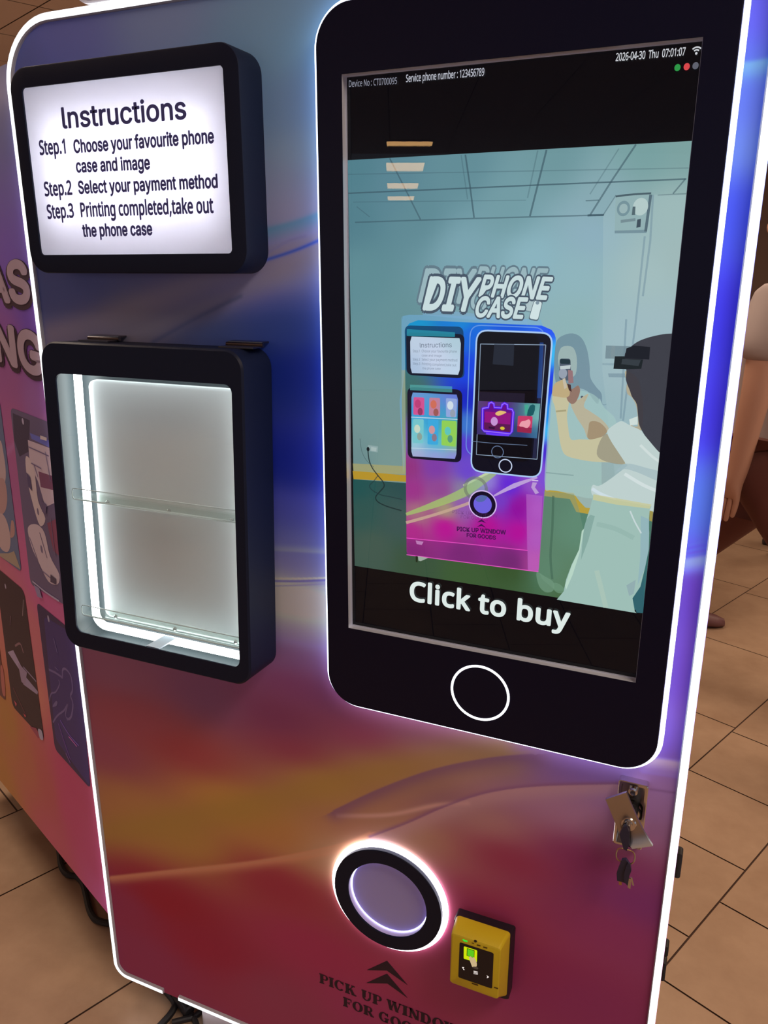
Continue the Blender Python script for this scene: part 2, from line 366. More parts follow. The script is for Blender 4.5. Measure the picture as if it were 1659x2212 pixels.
# printed phone cases on the side
class Flat:
    """coloured flat shapes printed on one surface: one mesh, colour per shape"""
    def __init__(s,tf,step=.00006): s.v=[];s.f=[];s.c=[];s.k=0;s.tf=tf;s.step=step
    def raw(s,pts,fs,col,al=1.,bump=True):
        n=len(s.v); s.v+=[s.tf(x,z,s.k*s.step) for x,z in pts]; s.f+=[tuple(n+i for i in f) for f in fs]
        s.c+=[(*lin(col),al)]*len(pts) if not isinstance(col,list) else [(*lin(q),al) for q in col]
        if bump: s.k+=1
    def poly(s,pts,col,al=1.,sm=0):
        if sm: pts=spline(pts,sm)
        s.raw(pts,[tuple(f) for f in tessellate_polygon([[Vector((x,z,0)) for x,z in pts]])],col,al)
    def line(s,pts,wd,col,al=1.,sm=0,closed=False):
        if sm: pts=spline(pts,sm,closed)
        if closed: pts=list(pts)+[pts[0],pts[1]]
        rb=ribbon(pts,wd); n=len(pts)
        s.raw(rb,[(i,i+1,2*n-2-i,2*n-1-i) for i in range(n-1)],col,al)
    def text(s,t,p0,p1,cap,col,al=1.,off=0.,shear=0.,space=1.):
        pts,fs=text_on(t,p0,p1,cap,off,shear,space); s.raw(pts,fs,col,al)
    def grid(s,quad,nx,ny,ctrl,al=1.,power=1.7,eps=.012,rnd=None):
        a,b,c,d=[np.array(q) for q in quad]      # TL TR BR BL
        U,V=np.meshgrid(np.linspace(0,1,nx),np.linspace(0,1,ny)); U=U.ravel();V=V.ravel()
        if rnd:                                   # rounded corners: squeeze the rows near top and bottom
            h=np.linalg.norm(d-a); wdt=np.linalg.norm(b-a)
            ins=np.zeros_like(V)
            for r,e in ((rnd[0],V*h),(rnd[1],(1-V)*h)):
                if r: ins=np.maximum(ins,np.where(e<r, r-np.sqrt(np.maximum(r*r-(r-e)**2,0)),0)/wdt)
            U=ins+U*(1-2*ins)
        P=((1-U)*(1-V))[:,None]*a+(U*(1-V))[:,None]*b+(U*V)[:,None]*c+((1-U)*V)[:,None]*d
        rgb=idw(P,ctrl,power,eps); n=len(s.v)
        s.v+=[s.tf(x,z,s.k*s.step) for x,z in P]; s.f+=[tuple(n+i for i in f) for f in gridfaces(nx,ny)]
        s.c+=[(*q,al) for q in rgb]; s.k+=1
    def build(s,name,m,parent,scale=None):
        P3=np.array(s.v); c=(P3.min(0)+P3.max(0))/2; me=bpy.data.meshes.new(name); me.from_pydata((P3-c).tolist(),[],s.f); me.materials.append(m)
        C=np.array(s.c,dtype=np.float32)
        if scale is not None: C[:,:3]=np.clip(C[:,:3]/np.array(scale),0,.92)
        ca=me.color_attributes.new('Col','FLOAT_COLOR','POINT'); ca.data.foreach_set('color',C.ravel()); me.update()
        return put(name,me,Vector(c),parent)
def sideF(): return Flat(lambda t,z,k: tuple(sd(t,-.0012-k,z)))
def case_outline(q,r=.012):      # q TL TR BR BL in (t,z): rounded phone case outline
    out=[]
    for i in range(4):
        p=np.array(q[i]);a=np.array(q[i-1]);b=np.array(q[(i+1)%4]); da=(a-p)/np.linalg.norm(a-p); db=(b-p)/np.linalg.norm(b-p)
        for k in range(7):
            t=k/6; s0=p+da*r;s1=p+db*r; out.append(tuple((1-t)**2*s0+2*t*(1-t)*p+t*t*s1))
    return out
# robot styled white case (behind the display case)
F=sideF(); q=[(0.1631,1.2194),(-0.0703,1.2136),(-0.0559,0.8795),(0.1828,0.8686)]; F.poly(case_outline(q,.016),(58,48,56)); F.poly(case_outline([(a+(.0012 if i in(0,3) else -.0012),b) for i,(a,b) in enumerate(q)],.016),(86,76,86))
F.poly([(0.1551,1.2102),(0.0755,1.2072),(0.0993,1.1481),(0.1494,1.1305),(0.1667,1.1590)],(56,50,58)); F.poly(ellipse((0.1095,1.2010),.0045,.006),(150,140,140))
F.poly([(0.0831,1.1840),(-0.0056,1.1833),(0.0019,1.1710),(0.0780,1.1740)],(88,92,140)); F.poly([(0.0965,1.1695),(-0.0017,1.1700),(-0.0168,1.1227),(0.0032,1.0736),(0.0532,1.0545),(0.0732,1.0976),(0.1022,1.1264)],(168,150,154)); F.poly([(0.0647,1.1178),(-0.0107,1.1216),(-0.0073,1.0965),(0.0632,1.0893)],(104,62,74))
F.poly([(0.1161,1.1369),(0.0847,1.1209),(0.0848,1.0608),(0.0603,1.0314),(0.0920,1.0109),(0.1141,1.0503),(0.1253,1.0964)],(176,158,160),1,4); F.poly([(0.1560,0.9913),(0.1098,1.0094),(0.0735,1.0019),(0.0607,0.9606),(0.0272,0.9340),(0.0423,0.9099),(0.0863,0.9035),(0.1217,0.9307),(0.1495,0.9559)],(170,152,158),1,4)
F.poly(ellipse((0.0923,1.0374),.004,.007),(96,84,92)); F.poly(ellipse((0.0982,0.9635),.005,.008),(98,86,94)); F.poly([(0.0542,1.0241),(0.0080,1.0432),(0.0163,0.9723),(0.0399,0.9750)],(112,56,66)); F.line([(0.1700,0.8792),(0.1078,0.8756),(0.0435,0.8766)],.004,(150,138,146),1,4)
for ln in ([(0.0964,1.1570),(0.0067,1.1550)],[(0.0807,1.1267),(0.0703,1.1066)],[(0.0208,1.1607),(0.0125,1.1091)],[(0.1528,0.9737),(0.1249,0.9344)],[(0.0966,0.9964),(0.0759,0.9521)],[(0.0338,1.0374),(0.0338,0.9677)],[(0.0931,1.1280),(0.0477,1.1258)],[(0.1210,0.9187),(0.0702,0.9145)],[(-0.0137,1.1583),(-0.0107,1.1216)]): F.line(ln,.0022,(96,84,94))
F.poly([(0.0326,1.1872),(0.0048,1.1873),(0.0066,1.1814),(0.0347,1.1804)],(176,160,166)); F.poly([(0.1222,1.1057),(0.1066,1.0999),(0.1065,1.0738),(0.1221,1.0795)],(70,62,78)); F.poly([(0.0667,1.0646),(0.0430,1.0610),(0.0530,1.0417),(0.0692,1.0433)],(84,72,84)); F.poly([(0.0678,0.9225),(0.0434,0.9204),(0.0468,0.9086),(0.0726,0.9065)],(62,54,62)); F.poly([(0.1622,0.8747),(0.1347,0.8752),(0.1270,0.8564),(0.1507,0.8530)],(120,108,118))
F.build('printed_phone_case',ARTMAT,VM,CASE_E)['label']='printed case picture with white armour shapes'
# left neighbour: tan shapes on a pale ground
F=sideF(); q=[(0.3806,1.2672),(0.2158,1.2286),(0.2264,0.8816),(0.4612,0.8874)]; F.poly(case_outline(q,.016),(82,92,100))
F.poly([(0.2474,1.1469),(0.2341,1.1173),(0.2402,1.0751),(0.2732,1.0407),(0.2898,1.0374),(0.3217,1.0886)],(158,136,116),1,4); F.poly([(0.2957,1.0553),(0.2527,1.0681),(0.2472,1.0365),(0.2669,1.0039),(0.2988,0.9872),(0.3248,1.0011)],(150,118,98),1,4); F.poly([(0.3102,0.9847),(0.2747,0.9828),(0.2628,0.9467),(0.2860,0.9112),(0.3303,0.9048),(0.3507,0.9353)],(160,136,114),1,4)
F.poly([(0.2438,0.9851),(0.2296,0.9835),(0.2363,0.9580),(0.2628,0.9467)],(150,114,92),1,3); F.poly([(0.4188,0.9190),(0.3466,0.8904),(0.2880,0.9057),(0.2524,0.9199),(0.2295,0.8867),(0.3488,0.8846)],(138,122,90))
F.build('printed_phone_case',ARTMAT,VM,CASE_E)['label']='printed case picture with tan rounded shapes'
# bottom left sliver
F=sideF(); q=[(0.5874,0.7405),(0.4342,0.7529),(0.4571,0.4954),(0.5953,0.4935)]; F.poly(case_outline(q,.012),(86,52,44)); F.poly([(0.4594,0.5834),(0.4413,0.5844),(0.4531,0.5141),(0.4751,0.5111)],(150,86,68),1,3)
F.build('printed_phone_case',ARTMAT,VM,CASE_E)['label']='printed case picture in dark red brown'
# black case with streaks
F=sideF(); q=[(0.3897,0.8506),(0.2276,0.8425),(0.2315,0.4947),(0.4144,0.5003)]; F.poly(case_outline(q,.02),(42,30,34)); F.poly(ellipse((0.3388,0.8186),.004,.006),(140,128,122))
F.line([(0.2380,0.8192),(0.2574,0.7771)],.003,(120,104,92)); F.line([(0.3324,0.6819),(0.2969,0.7001),(0.2846,0.6829)],.005,(112,84,78),1,4); F.poly([(0.3892,0.6468),(0.3489,0.6660),(0.3010,0.6352),(0.3201,0.6255)],(140,124,124)); F.poly([(0.3192,0.6281),(0.2263,0.6146),(0.2344,0.6047),(0.3142,0.5965)],(130,116,118)); F.line([(0.2975,0.6454),(0.2290,0.6373)],.004,(124,110,112)); F.poly([(0.3297,0.6442),(0.2787,0.6394),(0.3028,0.5988),(0.3239,0.5994)],(128,110,112))
F.line([(0.3876,0.5588),(0.3259,0.5150)],.0025,(110,64,62)); F.poly([(0.3943,0.5243),(0.3784,0.5216),(0.3880,0.5104)],(170,74,74)); F.poly([(0.3426,0.5135),(0.3263,0.5136),(0.3340,0.5067)],(176,70,70)); F.poly([(0.3113,0.4948),(0.2701,0.5087),(0.2488,0.4957),(0.2675,0.4847)],(132,60,66)); F.poly([(0.2590,0.5115),(0.2371,0.5169),(0.2361,0.4959),(0.2555,0.4903)],(146,140,140),1,3); F.line([(0.3309,0.7531),(0.3429,0.7275)],.002,(110,84,84))
F.build('printed_phone_case',ARTMAT,VM,CASE_E)['label']='printed case picture, black with pale streaks'
# dark blue case with lightning-like lines
F=sideF(); q=[(0.1651,0.8369),(-0.0202,0.8299),(0.0055,0.4934),(0.1734,0.5020)]; 
F.poly(case_outline(q,.016),(48,36,58)); F.poly(case_outline([(q[0][0]-.03,q[0][1]-.02),(q[1][0]+.0015,q[1][1]-.002),(q[2][0]+.0015,q[2][1]+.004),(q[3][0]-.012,q[3][1]+.03)],.016),(52,42,78)); F.poly(ellipse((0.1117,0.8189),.0045,.007),(136,126,124))
for ln,wd in (([(0.1461,0.6972),(0.1149,0.7032),(0.0876,0.7058),(0.0785,0.7074),(0.0711,0.7261),(0.0521,0.7335),(0.0334,0.7252),(0.0346,0.6973),(0.0476,0.6801),(0.0411,0.6649),(0.0558,0.6334),(0.0729,0.6177),(0.0818,0.6168)],.005),([(0.1676,0.6175),(0.1512,0.6412),(0.1239,0.6567),(0.0984,0.6834),(0.1001,0.6928)],.0035),([(0.1629,0.5703),(0.1310,0.6004),(0.0916,0.6291),(0.0675,0.6537),(0.0867,0.6229),(0.0788,0.6120)],.004),([(0.1109,0.7168),(0.0936,0.7154)],.0025)):
    F.line(ln,wd,(92,80,104),1,4)
F.poly([(0.1533,0.6109),(0.1307,0.6331),(0.1211,0.6351),(0.1290,0.6234)],(92,82,104),1,3)
for ln,cc in (([(0.1317,0.5821),(0.1135,0.5499),(0.0910,0.5179)],(104,70,120)),([(0.1189,0.5952),(0.0831,0.5799),(0.0371,0.5754)],(110,84,140)),([(0.0847,0.5739),(0.0638,0.5712),(0.0474,0.5685)],(170,92,140)),([(0.1120,0.5227),(0.0937,0.5080)],(120,80,130)),([(0.0958,0.7836),(0.0865,0.7557)],(96,84,110))): F.line(ln,.003,cc,1,4)
F.build('printed_phone_case',ARTMAT,VM,CASE_E)['label']='printed case picture, dark blue with glowing lines'
# casters
for t,o in ((.805,.10),(.1,.11),(.76,WID-.11),(.1,WID-.11)):
    c=sd(t,o,.055); m=MB(); m.lathe(c-Bv*0+A*-.016,A,[(.02,0),(.05,0),(.054,.006),(.054,.026),(.05,.032),(.02,.032)],28,True,True)
    cs=m.build('caster',RUBBER,VM)
    k=MB(); sbox(k,t-.03,t+.03,o-.024,o-.019,.05,.14); sbox(k,t-.03,t+.03,o+.019,o+.024,.05,.14); sbox(k,t-.04,t+.04,o-.04,o+.04,.14,.2); k.build('caster_fork',mat('zinc_plate',(150,146,140),.4,.8),cs,smooth=False)
# --- door
DX0,DX1,DZ0,DZ1=-.5595,.4735,.066,1.8015
nx,ny=360,1080
zz=np.linspace(DZ0,DZ1,ny); top=.09; bot=.03
ins=np.zeros(ny)
for r,e in ((bot,zz-DZ0),(top,DZ1-zz)): ins=np.maximum(ins,np.where(e<r,r-np.sqrt(np.maximum(r*r-(r-e)**2,0)),0))
U=np.linspace(0,1,nx)[None,:]; X=(DX0+ins)[:,None]+U*((DX1-ins)-(DX0+ins))[:,None]; Z=np.repeat(zz[:,None],nx,1)
P=np.c_[X.ravel(),Z.ravel()]
ctrl=[]
for q,cc in zip([(-0.4361,1.7626),(-0.2763,1.7688),(-0.1350,1.7491),(-0.0760,1.7280),(-0.0990,1.6465),(-0.0736,1.6018),(-0.1093,1.5646),(-0.0965,1.5359),(-0.1141,1.4543),(-0.1449,1.4236),(-0.5129,1.4327),(-0.4571,1.4332),(-0.3097,1.4280),(-0.2321,1.3840),(-0.1167,1.3932),(-0.0899,1.3251),(-0.1060,1.1917),(-0.1053,1.1077),(-0.0985,1.0798),(-0.1000,1.0357),(-0.1099,0.9815),(-0.1026,0.9599),(-0.1038,0.9248),(-0.1054,0.8811),(-0.1071,0.8323),(-0.4745,0.7777),(-0.2783,0.7679),(-0.4323,0.6950),(-0.1436,0.7654),(-0.5172,0.6060),(-0.3355,0.6543),(-0.1028,0.7073),(0.0209,0.7652),(0.1335,0.7943),(-0.4544,0.4936),(-0.2450,0.5672),(-0.0616,0.6668),(-0.3518,0.4652),(-0.1533,0.5392),(0.0599,0.7099),(0.1557,0.7689),(0.2395,0.7686),(0.1357,0.6990),(0.3057,0.7722),(0.3561,0.7792),(0.2089,0.6764),(0.3079,0.7385),(0.0994,0.6207),(-0.0474,0.5276),(0.3398,0.7443),(-0.4207,0.2940),(-0.5146,0.2590),(-0.1579,0.4318),(-0.3191,0.2239),(-0.4918,0.1533),(0.2464,0.6272),(0.3458,0.6609),(0.2151,0.5226),(0.3865,0.5543),(0.3634,0.4158),(-0.1688,0.1783),(0.0189,0.2208),(-0.0878,0.3185),(0.2922,0.4295),(0.4325,0.6125),(0.4286,0.7858),(0.4493,1.6939),(0.4503,1.6526),(0.4491,1.6274),(0.4489,1.5753),(0.4522,1.5303),(0.4537,1.4020),(0.4536,1.2993),(0.4522,1.2005),(0.4546,1.0837),(0.4525,0.9768),(0.4489,0.8761),(-0.5532,1.7440),(-0.3555,1.3942)],
 [(82,84,116),(96,106,152),(86,112,162),(80,112,170),(84,108,140),(100,120,150),(104,112,126),(116,112,122),(106,106,112),(66,70,112),(62,70,92),(62,66,90),(72,70,88),(40,52,74),(18,40,80),(8,26,84),(14,27,96),(52,56,110),(84,88,140),(92,88,140),(182,176,140),(150,164,136),(118,104,128),(100,66,90),(98,44,66),
  (110,66,70),(96,58,70),(118,56,54),(92,38,56),(114,56,58),(122,48,42),(110,38,50),(114,44,58),(122,64,72),(134,92,46),(146,106,40),(142,106,48),(134,98,40),(138,92,40),(138,100,58),(144,110,92),(100,66,86),(96,62,68),(92,64,96),(96,70,112),(134,98,72),(132,92,88),(132,98,62),(142,110,72),(128,88,92),(114,20,28),(108,34,50),(116,32,38),(114,24,36),(108,36,52),(108,26,42),(94,24,54),(116,36,52),(106,36,60),(100,32,56),(110,42,52),(116,38,56),(120,34,50),(104,28,50),(92,34,70),(122,90,108),
  (58,50,112),(56,76,124),(58,68,130),(70,88,128),(34,42,120),(32,26,108),(36,26,108),(52,72,128),(66,36,94),(72,42,98),(80,54,104),(66,72,98),(92,86,76)]):
    ctrl.append((q,cc))
rgb=idw(P,ctrl,1.75,.035,.5)
B_=lambda *a,**k: globals().__setitem__('rgb',band(P,rgb,*a,**k))
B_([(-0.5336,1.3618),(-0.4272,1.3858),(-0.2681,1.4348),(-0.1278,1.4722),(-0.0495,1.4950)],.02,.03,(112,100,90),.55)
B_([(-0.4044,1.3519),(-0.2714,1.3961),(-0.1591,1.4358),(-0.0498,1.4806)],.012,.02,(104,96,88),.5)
B_([(-0.1405,1.5079),(-0.0832,1.5184),(-0.0284,1.5341)],.004,.012,(66,108,150),.8)
B_([(-0.1425,1.4687),(-0.0844,1.4838),(-0.0290,1.5032)],.0025,.0025,(34,62,120),.9)
B_([(-0.1348,1.4770),(-0.0981,1.4944),(-0.0699,1.5010)],.002,.002,(96,94,108),.8)
B_([(-0.3339,1.3544),(-0.2557,1.3899),(-0.1750,1.4232)],.004,.003,(58,62,76),.7)
B_([(-0.1393,1.0543),(-0.0913,1.0590),(-0.0449,1.0628)],.006,.0025,(112,116,150),.7)
B_([(-0.1414,1.0068),(-0.0928,1.0145),(-0.0380,1.0247)],.0012,.0012,(178,176,198),.9)
B_([(-0.1416,1.0033),(-0.0929,1.0108),(-0.0381,1.0218)],.0012,.002,(76,68,106),.9)
B_([(-0.1420,0.9945),(-0.0931,1.0040),(-0.0382,1.0159)],.0012,.0014,(112,104,116),.8)
B_([(-0.1423,0.9883),(-0.0933,0.9979),(-0.0383,1.0100)],.001,.0012,(142,134,110),.7)
B_([(-0.5778,0.4024),(-0.4024,0.4813),(-0.2260,0.5683),(-0.0617,0.6624),(0.0976,0.7434),(0.2246,0.7967)],.035,.045,(126,96,36),.75)
B_([(-0.5432,0.3101),(-0.3580,0.3934),(-0.1938,0.4683),(-0.0471,0.5462),(0.0203,0.5952)],.003,.012,(158,106,66),.75)
B_([(-0.0375,0.6106),(0.0524,0.6402),(0.1287,0.6804),(0.1794,0.6998)],.004,.004,(156,118,90),.7)
B_([(0.0202,0.5863),(0.0838,0.6328),(0.1435,0.6808),(0.2070,0.7241),(0.2804,0.7572),(0.3860,0.7916)],.002,.02,(140,104,88),.75)
B_([(0.0202,0.5881),(0.0837,0.6346),(0.1435,0.6824),(0.2069,0.7256),(0.2803,0.7588),(0.3919,0.7947)],.004,.001,(100,62,74),.8)
B_([(-0.0458,0.6169),(0.0365,0.6823),(0.1273,0.7436),(0.2114,0.7855),(0.2709,0.8076)],.0015,.018,(92,58,70),.75)
B_([(0.4234,0.8415),(0.4634,0.8454),(0.4801,0.8466)],.004,.012,(150,128,170),.6)
B_([(0.4193,0.8227),(0.4482,0.8258),(0.4820,0.8297)],.003,.003,(110,84,132),.8)
B_([(0.4305,0.7972),(0.4508,0.7996),(0.4736,0.8020)],.002,.002,(96,66,90),.8)
B_([(0.4401,1.1205),(0.4553,1.1258),(0.4800,1.1341)],.006,.012,(96,106,140),.8)
for y_ in (1172,1185,1197): B_([(0.4380,1.1410),(0.4529,1.1477),(0.4775,1.1558)] if y_==1172 else [(0.4387,1.1340),(0.4537,1.1402),(0.4784,1.1478)] if y_==1185 else [(0.4393,1.1281),(0.4544,1.1333),(0.4793,1.1404)],.0015,.002,(60,64,140),.85)
B_([(0.4191,1.6595),(0.4411,1.6576),(0.4617,1.6591)],.003,.012,(80,120,190),.6)
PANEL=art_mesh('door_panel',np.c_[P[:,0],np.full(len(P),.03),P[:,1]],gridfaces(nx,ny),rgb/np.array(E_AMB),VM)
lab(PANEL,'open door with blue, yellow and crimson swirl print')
mb=MB(); ol=rrect(DX0,DX1,DZ0,DZ1,[.03,.09,.09,.03],10)
mb.loft([at_y(ol,.0302),at_y(ol,.068)],False,True); mb.build('door_back',mat('plum_sheet_metal'),PANEL)
# door edge light strip, open at the cable gap in the bottom
full=rrect(DX0+.007,DX1-.007,DZ0+.007,DZ1-.007,[.026,.084,.084,.026],12)
gx0,gx1=(-0.4369,0.0694)[0],(-0.3985,0.0793)[0]
path=[(gx1,DZ0+.007)]+full+[(gx0,DZ0+.007)]
mb=MB(); loops=[]; n=len(path)
for i,(x,z) in enumerate(path):
    a=path[max(i-1,0)];b=path[min(i+1,n-1)]; dx,dz=b[0]-a[0],b[1]-a[1]; l=math.hypot(dx,dz); nxn,nzn=dz/l,-dx/l
    loops.append([(x+nxn*o,y,z+nzn*o) for o,y in ((.0068,.03),(.0068,.0265),(.005,.0245),(-.003,.0245),(-.0045,.0265),(-.0045,.03))])
mb.loft(loops,True,True)
k_=len(loops[0]); mb.mi=[2 if (i%k_)==0 else 1 if (i%k_) in (3,4,5) else 0 for i in range(len(mb.f)-2)]+[1,1]
lab(mb.build('door_light_strip',[DOORLED,mat('strip_side_plastic',(196,200,214),.5),emis('door_strip_outer_light',(.9,.93,1.),9.)],VM,weld=False),'white light strip round the door edge')
# latch catches poking past the door edge
for (px,hw,hh) in (((0.4798,0.6738),.010,.020),((0.4776,0.5249),.008,.009),((0.4775,0.4877),.008,.016)):
    m=MB(); m.slab(rrect(DX1-.016,px[0]+.0012,px[1]-hh,px[1]+hh,.004,4),.05,.066); m.build('latch_catch',RUBBER,VM)
# hinges between door and cabinet
for zz_ in (.45,1.5):
    m=MB(); m.tube([(-.5655,.0555,zz_),(-.5655,.0555,zz_+.1)],.006,10); m.build('door_hinge',CHROME,VM)

# --- phone shaped screen unit
PX0,PX1,PZ0,PZ1=-.0335,.434,.839,1.7555; OZ0,OZ1=ZF-.7165,ZF
mb=MB(); R_=.046; o1=rrect(PX0,PX1,PZ0,PZ1,R_,14); o2=rrect(PX0+.0012,PX1-.0012,PZ0+.0012,PZ1-.0012,R_-.001,14); i1=rrect(0,.4,OZ0,OZ1,.0004,14)
mb.loft([at_y(o1,.006),at_y(o1,.001),at_y(o2,0),at_y(i1,0),at_y(i1,.0015)])
mb.loft([at_y(o1,.006),at_y(i1,.006)])
SCR=lab(mb.build('touch_screen',PLATE,VM),'black phone shaped plate holding the large screen')
mb=MB(); cav=rrect(PX0+.004,PX1-.004,PZ0+.004,PZ1-.004,R_-.004,14); mb.loft([at_y(cav,.006),at_y(cav,.03)]); mb.build('housing',BLACK,SCR)
mb=MB(); lo=.0060; l1=rrect(PX0-lo,PX1+lo,PZ0-lo,PZ1+lo,R_+lo,14); l2=rrect(PX0-.0002,PX1+.0002,PZ0-.0002,PZ1+.0002,R_,14)
mb.loft([at_y(l2,.0084),at_y(l1,.0084),at_y(l1,.021),at_y(l2,.021),at_y(l2,.0084)]); lab(mb.build('halo_strip',HALOLED,SCR),'white halo light behind the plate edge')
mb=MB(); i2=rrect(.0012,.3988,OZ0+.0012,OZ1-.0012,.0004,14); mb.loft([at_y(i1,.0015),at_y(i1,.0128),at_y(i2,.0128),at_y(i2,.0118)]); lab(mb.build('screen_edge',ALU,SCR),'bright metal edge of the screen opening')
mb=MB(); mb.loft([at_y(rrect(-.003,.403,OZ0-.003,OZ1+.003,.001,2),.0129),at_y(rrect(-.003,.403,OZ0-.003,OZ1+.003,.001,2),.0137)],True,True); mb.build('screen_glass',GLASS,SCR,smooth=False)
c=(0.1997,0.9041); mb=MB(); 
mb.lathe((c[0],0,c[1]),(0,-1,0),[(.0385,-.002),(.0385,.0006),(.0418,.0006),(.0418,-.002)],64)
lab(mb.build('home_button_ring',emis('home_ring_light',(1,1,1),2.2),SCR),'white lit home button ring')

# --- the picture on the screen
F=Flat(lambda x,z,k:(x,.0185-k,z),.00004)
F.poly([(-.004,OZ0-.004),(.404,OZ0-.004),(.404,OZ1+.004),(-.004,OZ1+.004)],(7,7,12))
VQ=[(-0.0016,1.5883),(0.4006,1.5879),(0.4000,1.0546),(0.0033,1.0542)]
ctrl=list(zip([(0.0059,1.5802),(0.0617,1.5570),(0.1494,1.5738),(0.2571,1.5785),(0.3558,1.5782),(0.3927,1.5808),(0.0052,1.5213),(0.0923,1.5246),(0.2069,1.5267),(0.3114,1.5287),(0.3848,1.5220),(0.0175,1.4489),(0.0626,1.3926),(0.0298,1.2714),(0.0501,1.2100),(0.1525,1.4762),(0.2371,1.4706),(0.2918,1.4502),(0.3036,1.4999),(0.3678,1.4505),(0.3996,1.4699),(0.3823,1.4010),(0.2955,1.3987),(0.3302,1.2929),(0.3030,1.2168),(0.3722,1.3492),(0.3432,1.3896),(0.0087,1.2060)],
 [(82,128,142),(92,134,150),(100,142,154),(112,152,160),(122,162,164),(128,164,164),(84,128,142),(98,140,152),(118,158,168),(140,172,182),(158,184,184),(98,142,152),(104,146,154),(118,150,152),(122,152,150),(128,168,182),(144,184,198),(148,184,194),(146,178,196),(166,190,192),(160,182,182),(162,186,196),(146,182,186),(152,182,192),(156,178,178),(160,182,194),(160,186,198),(110,142,146)]))
F.grid(VQ,40,50,ctrl,eps=.02)
# ceiling grid and upper room
for q,wd,al in (([(-0.0021,1.5502),(0.1518,1.5506),(0.2484,1.5510),(0.3967,1.5510)],.0016,.75),([(0.0077,1.5158),(0.1512,1.5169),(0.3134,1.5172)],.0016,.6),([(-0.0018,1.5721),(0.3979,1.5617)],.0012,.35),([(0.0054,1.5397),(0.2254,1.5352)],.0012,.3),
  ([(0.0549,1.5878),(0.0763,1.5512),(0.0960,1.5171)],.0018,.6),([(0.1507,1.5871),(0.1574,1.5534),(0.1638,1.5177)],.002,.7),([(0.1456,1.5869),(0.1551,1.5383)],.0014,.35),([(0.2457,1.5871),(0.2307,1.5177)],.0022,.7),([(0.2358,1.5871),(0.2269,1.5376)],.0016,.35),
  ([(0.3421,1.5875),(0.3195,1.5521),(0.2987,1.5170)],.002,.65),([(0.3246,1.5843),(0.2971,1.5392)],.0014,.35),([(0.3958,1.5510),(0.3848,1.5368)],.0016,.6),([(0.3256,1.5373),(0.3134,1.5172)],.0014,.5),([(0.2962,1.5171),(0.3144,1.5171)],.0022,.8),([(0.3693,1.5359),(0.3983,1.5363)],.0014,.5),([(0.0105,1.5342),(0.0282,1.5218)],.0012,.4),([(0.2930,1.5326),(0.3076,1.5327)],.0014,.6)):
    F.line(q,wd,(58,84,98),al)
F.poly([(0.3134,1.5162),(0.3256,1.5373),(0.4002,1.5358),(0.4043,1.4015),(0.4054,1.2161),(0.3848,1.2139),(0.3531,1.2105),(0.3259,1.3469)],(176,200,204),.28)
for q in ([(0.3598,1.4942),(0.3585,1.4003)],[(0.3585,1.4003),(0.3558,1.3325),(0.3544,1.2892)],[(0.3645,1.5365),(0.3661,1.4893),(0.3637,1.4307)],[(0.3479,1.4052),(0.3515,1.2917)]): F.line(q,.0022,(110,138,158),.5)
F.poly([(0.3253,1.5359),(0.3606,1.5371),(0.3614,1.4980),(0.3274,1.4981)],(150,178,182),.9); F.poly([(0.3272,1.5005),(0.3616,1.5009),(0.3614,1.4975),(0.3275,1.4976)],(120,146,158))
F.line([(0.3253,1.5359),(0.3355,1.5370),(0.3461,1.5376),(0.3624,1.5380)],.002,(76,96,106)); F.line([(0.3621,1.5366),(0.3603,1.4990)],.003,(88,110,122))
F.poly(ellipse((0.3347,1.5233),.007,.008),(120,148,158)); F.poly(ellipse((0.3526,1.5247),.008,.009),(186,206,206)); F.poly(ellipse((0.3347,1.5233),.0045,.005),(158,182,186)); F.poly([(0.3444,1.5250),(0.3473,1.5249),(0.3476,1.5164),(0.3441,1.5164)],(84,104,112)); F.poly([(0.3504,1.5115),(0.3542,1.5124),(0.3545,1.5038),(0.3502,1.5030)],(64,80,92)); F.line([(0.3329,1.5100),(0.3485,1.5116)],.003,(120,142,150))
# skirting and floor of the filmed room
F.poly([(0.0017,1.2040),(0.0797,1.2078),(0.0798,1.1963),(0.0029,1.1924)],(176,166,104),.7); F.poly([(0.0015,1.1936),(0.0838,1.1955),(0.0839,1.1865),(0.0028,1.1819)],(186,148,46))
ctrl=list(zip([(0.0084,1.1765),(0.0773,1.1807),(0.0151,1.1340),(0.0709,1.1343),(0.0291,1.0883),(0.0989,1.0712),(0.1655,1.0680),(0.2713,1.1776),(0.3128,1.1586),(0.2765,1.0918),(0.3132,1.0723),(0.3929,1.0670),(0.2280,1.0907)],[(32,84,84),(40,78,80),(48,86,82),(60,86,84),(68,90,80),(58,84,62),(62,92,54),(76,116,98),(88,132,112),(80,120,96),(74,106,66),(52,108,116),(56,84,46)]))
F.grid([(0.0021,1.1818),(0.4048,1.1963),VQ[2],VQ[3]],30,14,ctrl)
F.poly([(0.2582,1.2002),(0.2976,1.1974),(0.2971,1.2044),(0.3232,1.2072),(0.4111,1.2111),(0.4098,1.1826),(0.3237,1.1779),(0.3112,1.1806),(0.2967,1.1937),(0.2585,1.1955)],(158,180,176))
F.poly([(0.2585,1.1961),(0.3033,1.1957),(0.3114,1.1859),(0.3192,1.1786),(0.3281,1.1790),(0.3277,1.1707),(0.3084,1.1719),(0.2994,1.1875),(0.2590,1.1877)],(188,160,64)); F.poly([(0.3942,1.1864),(0.3984,1.1858),(0.3983,1.1708),(0.3951,1.1715)],(166,150,80))
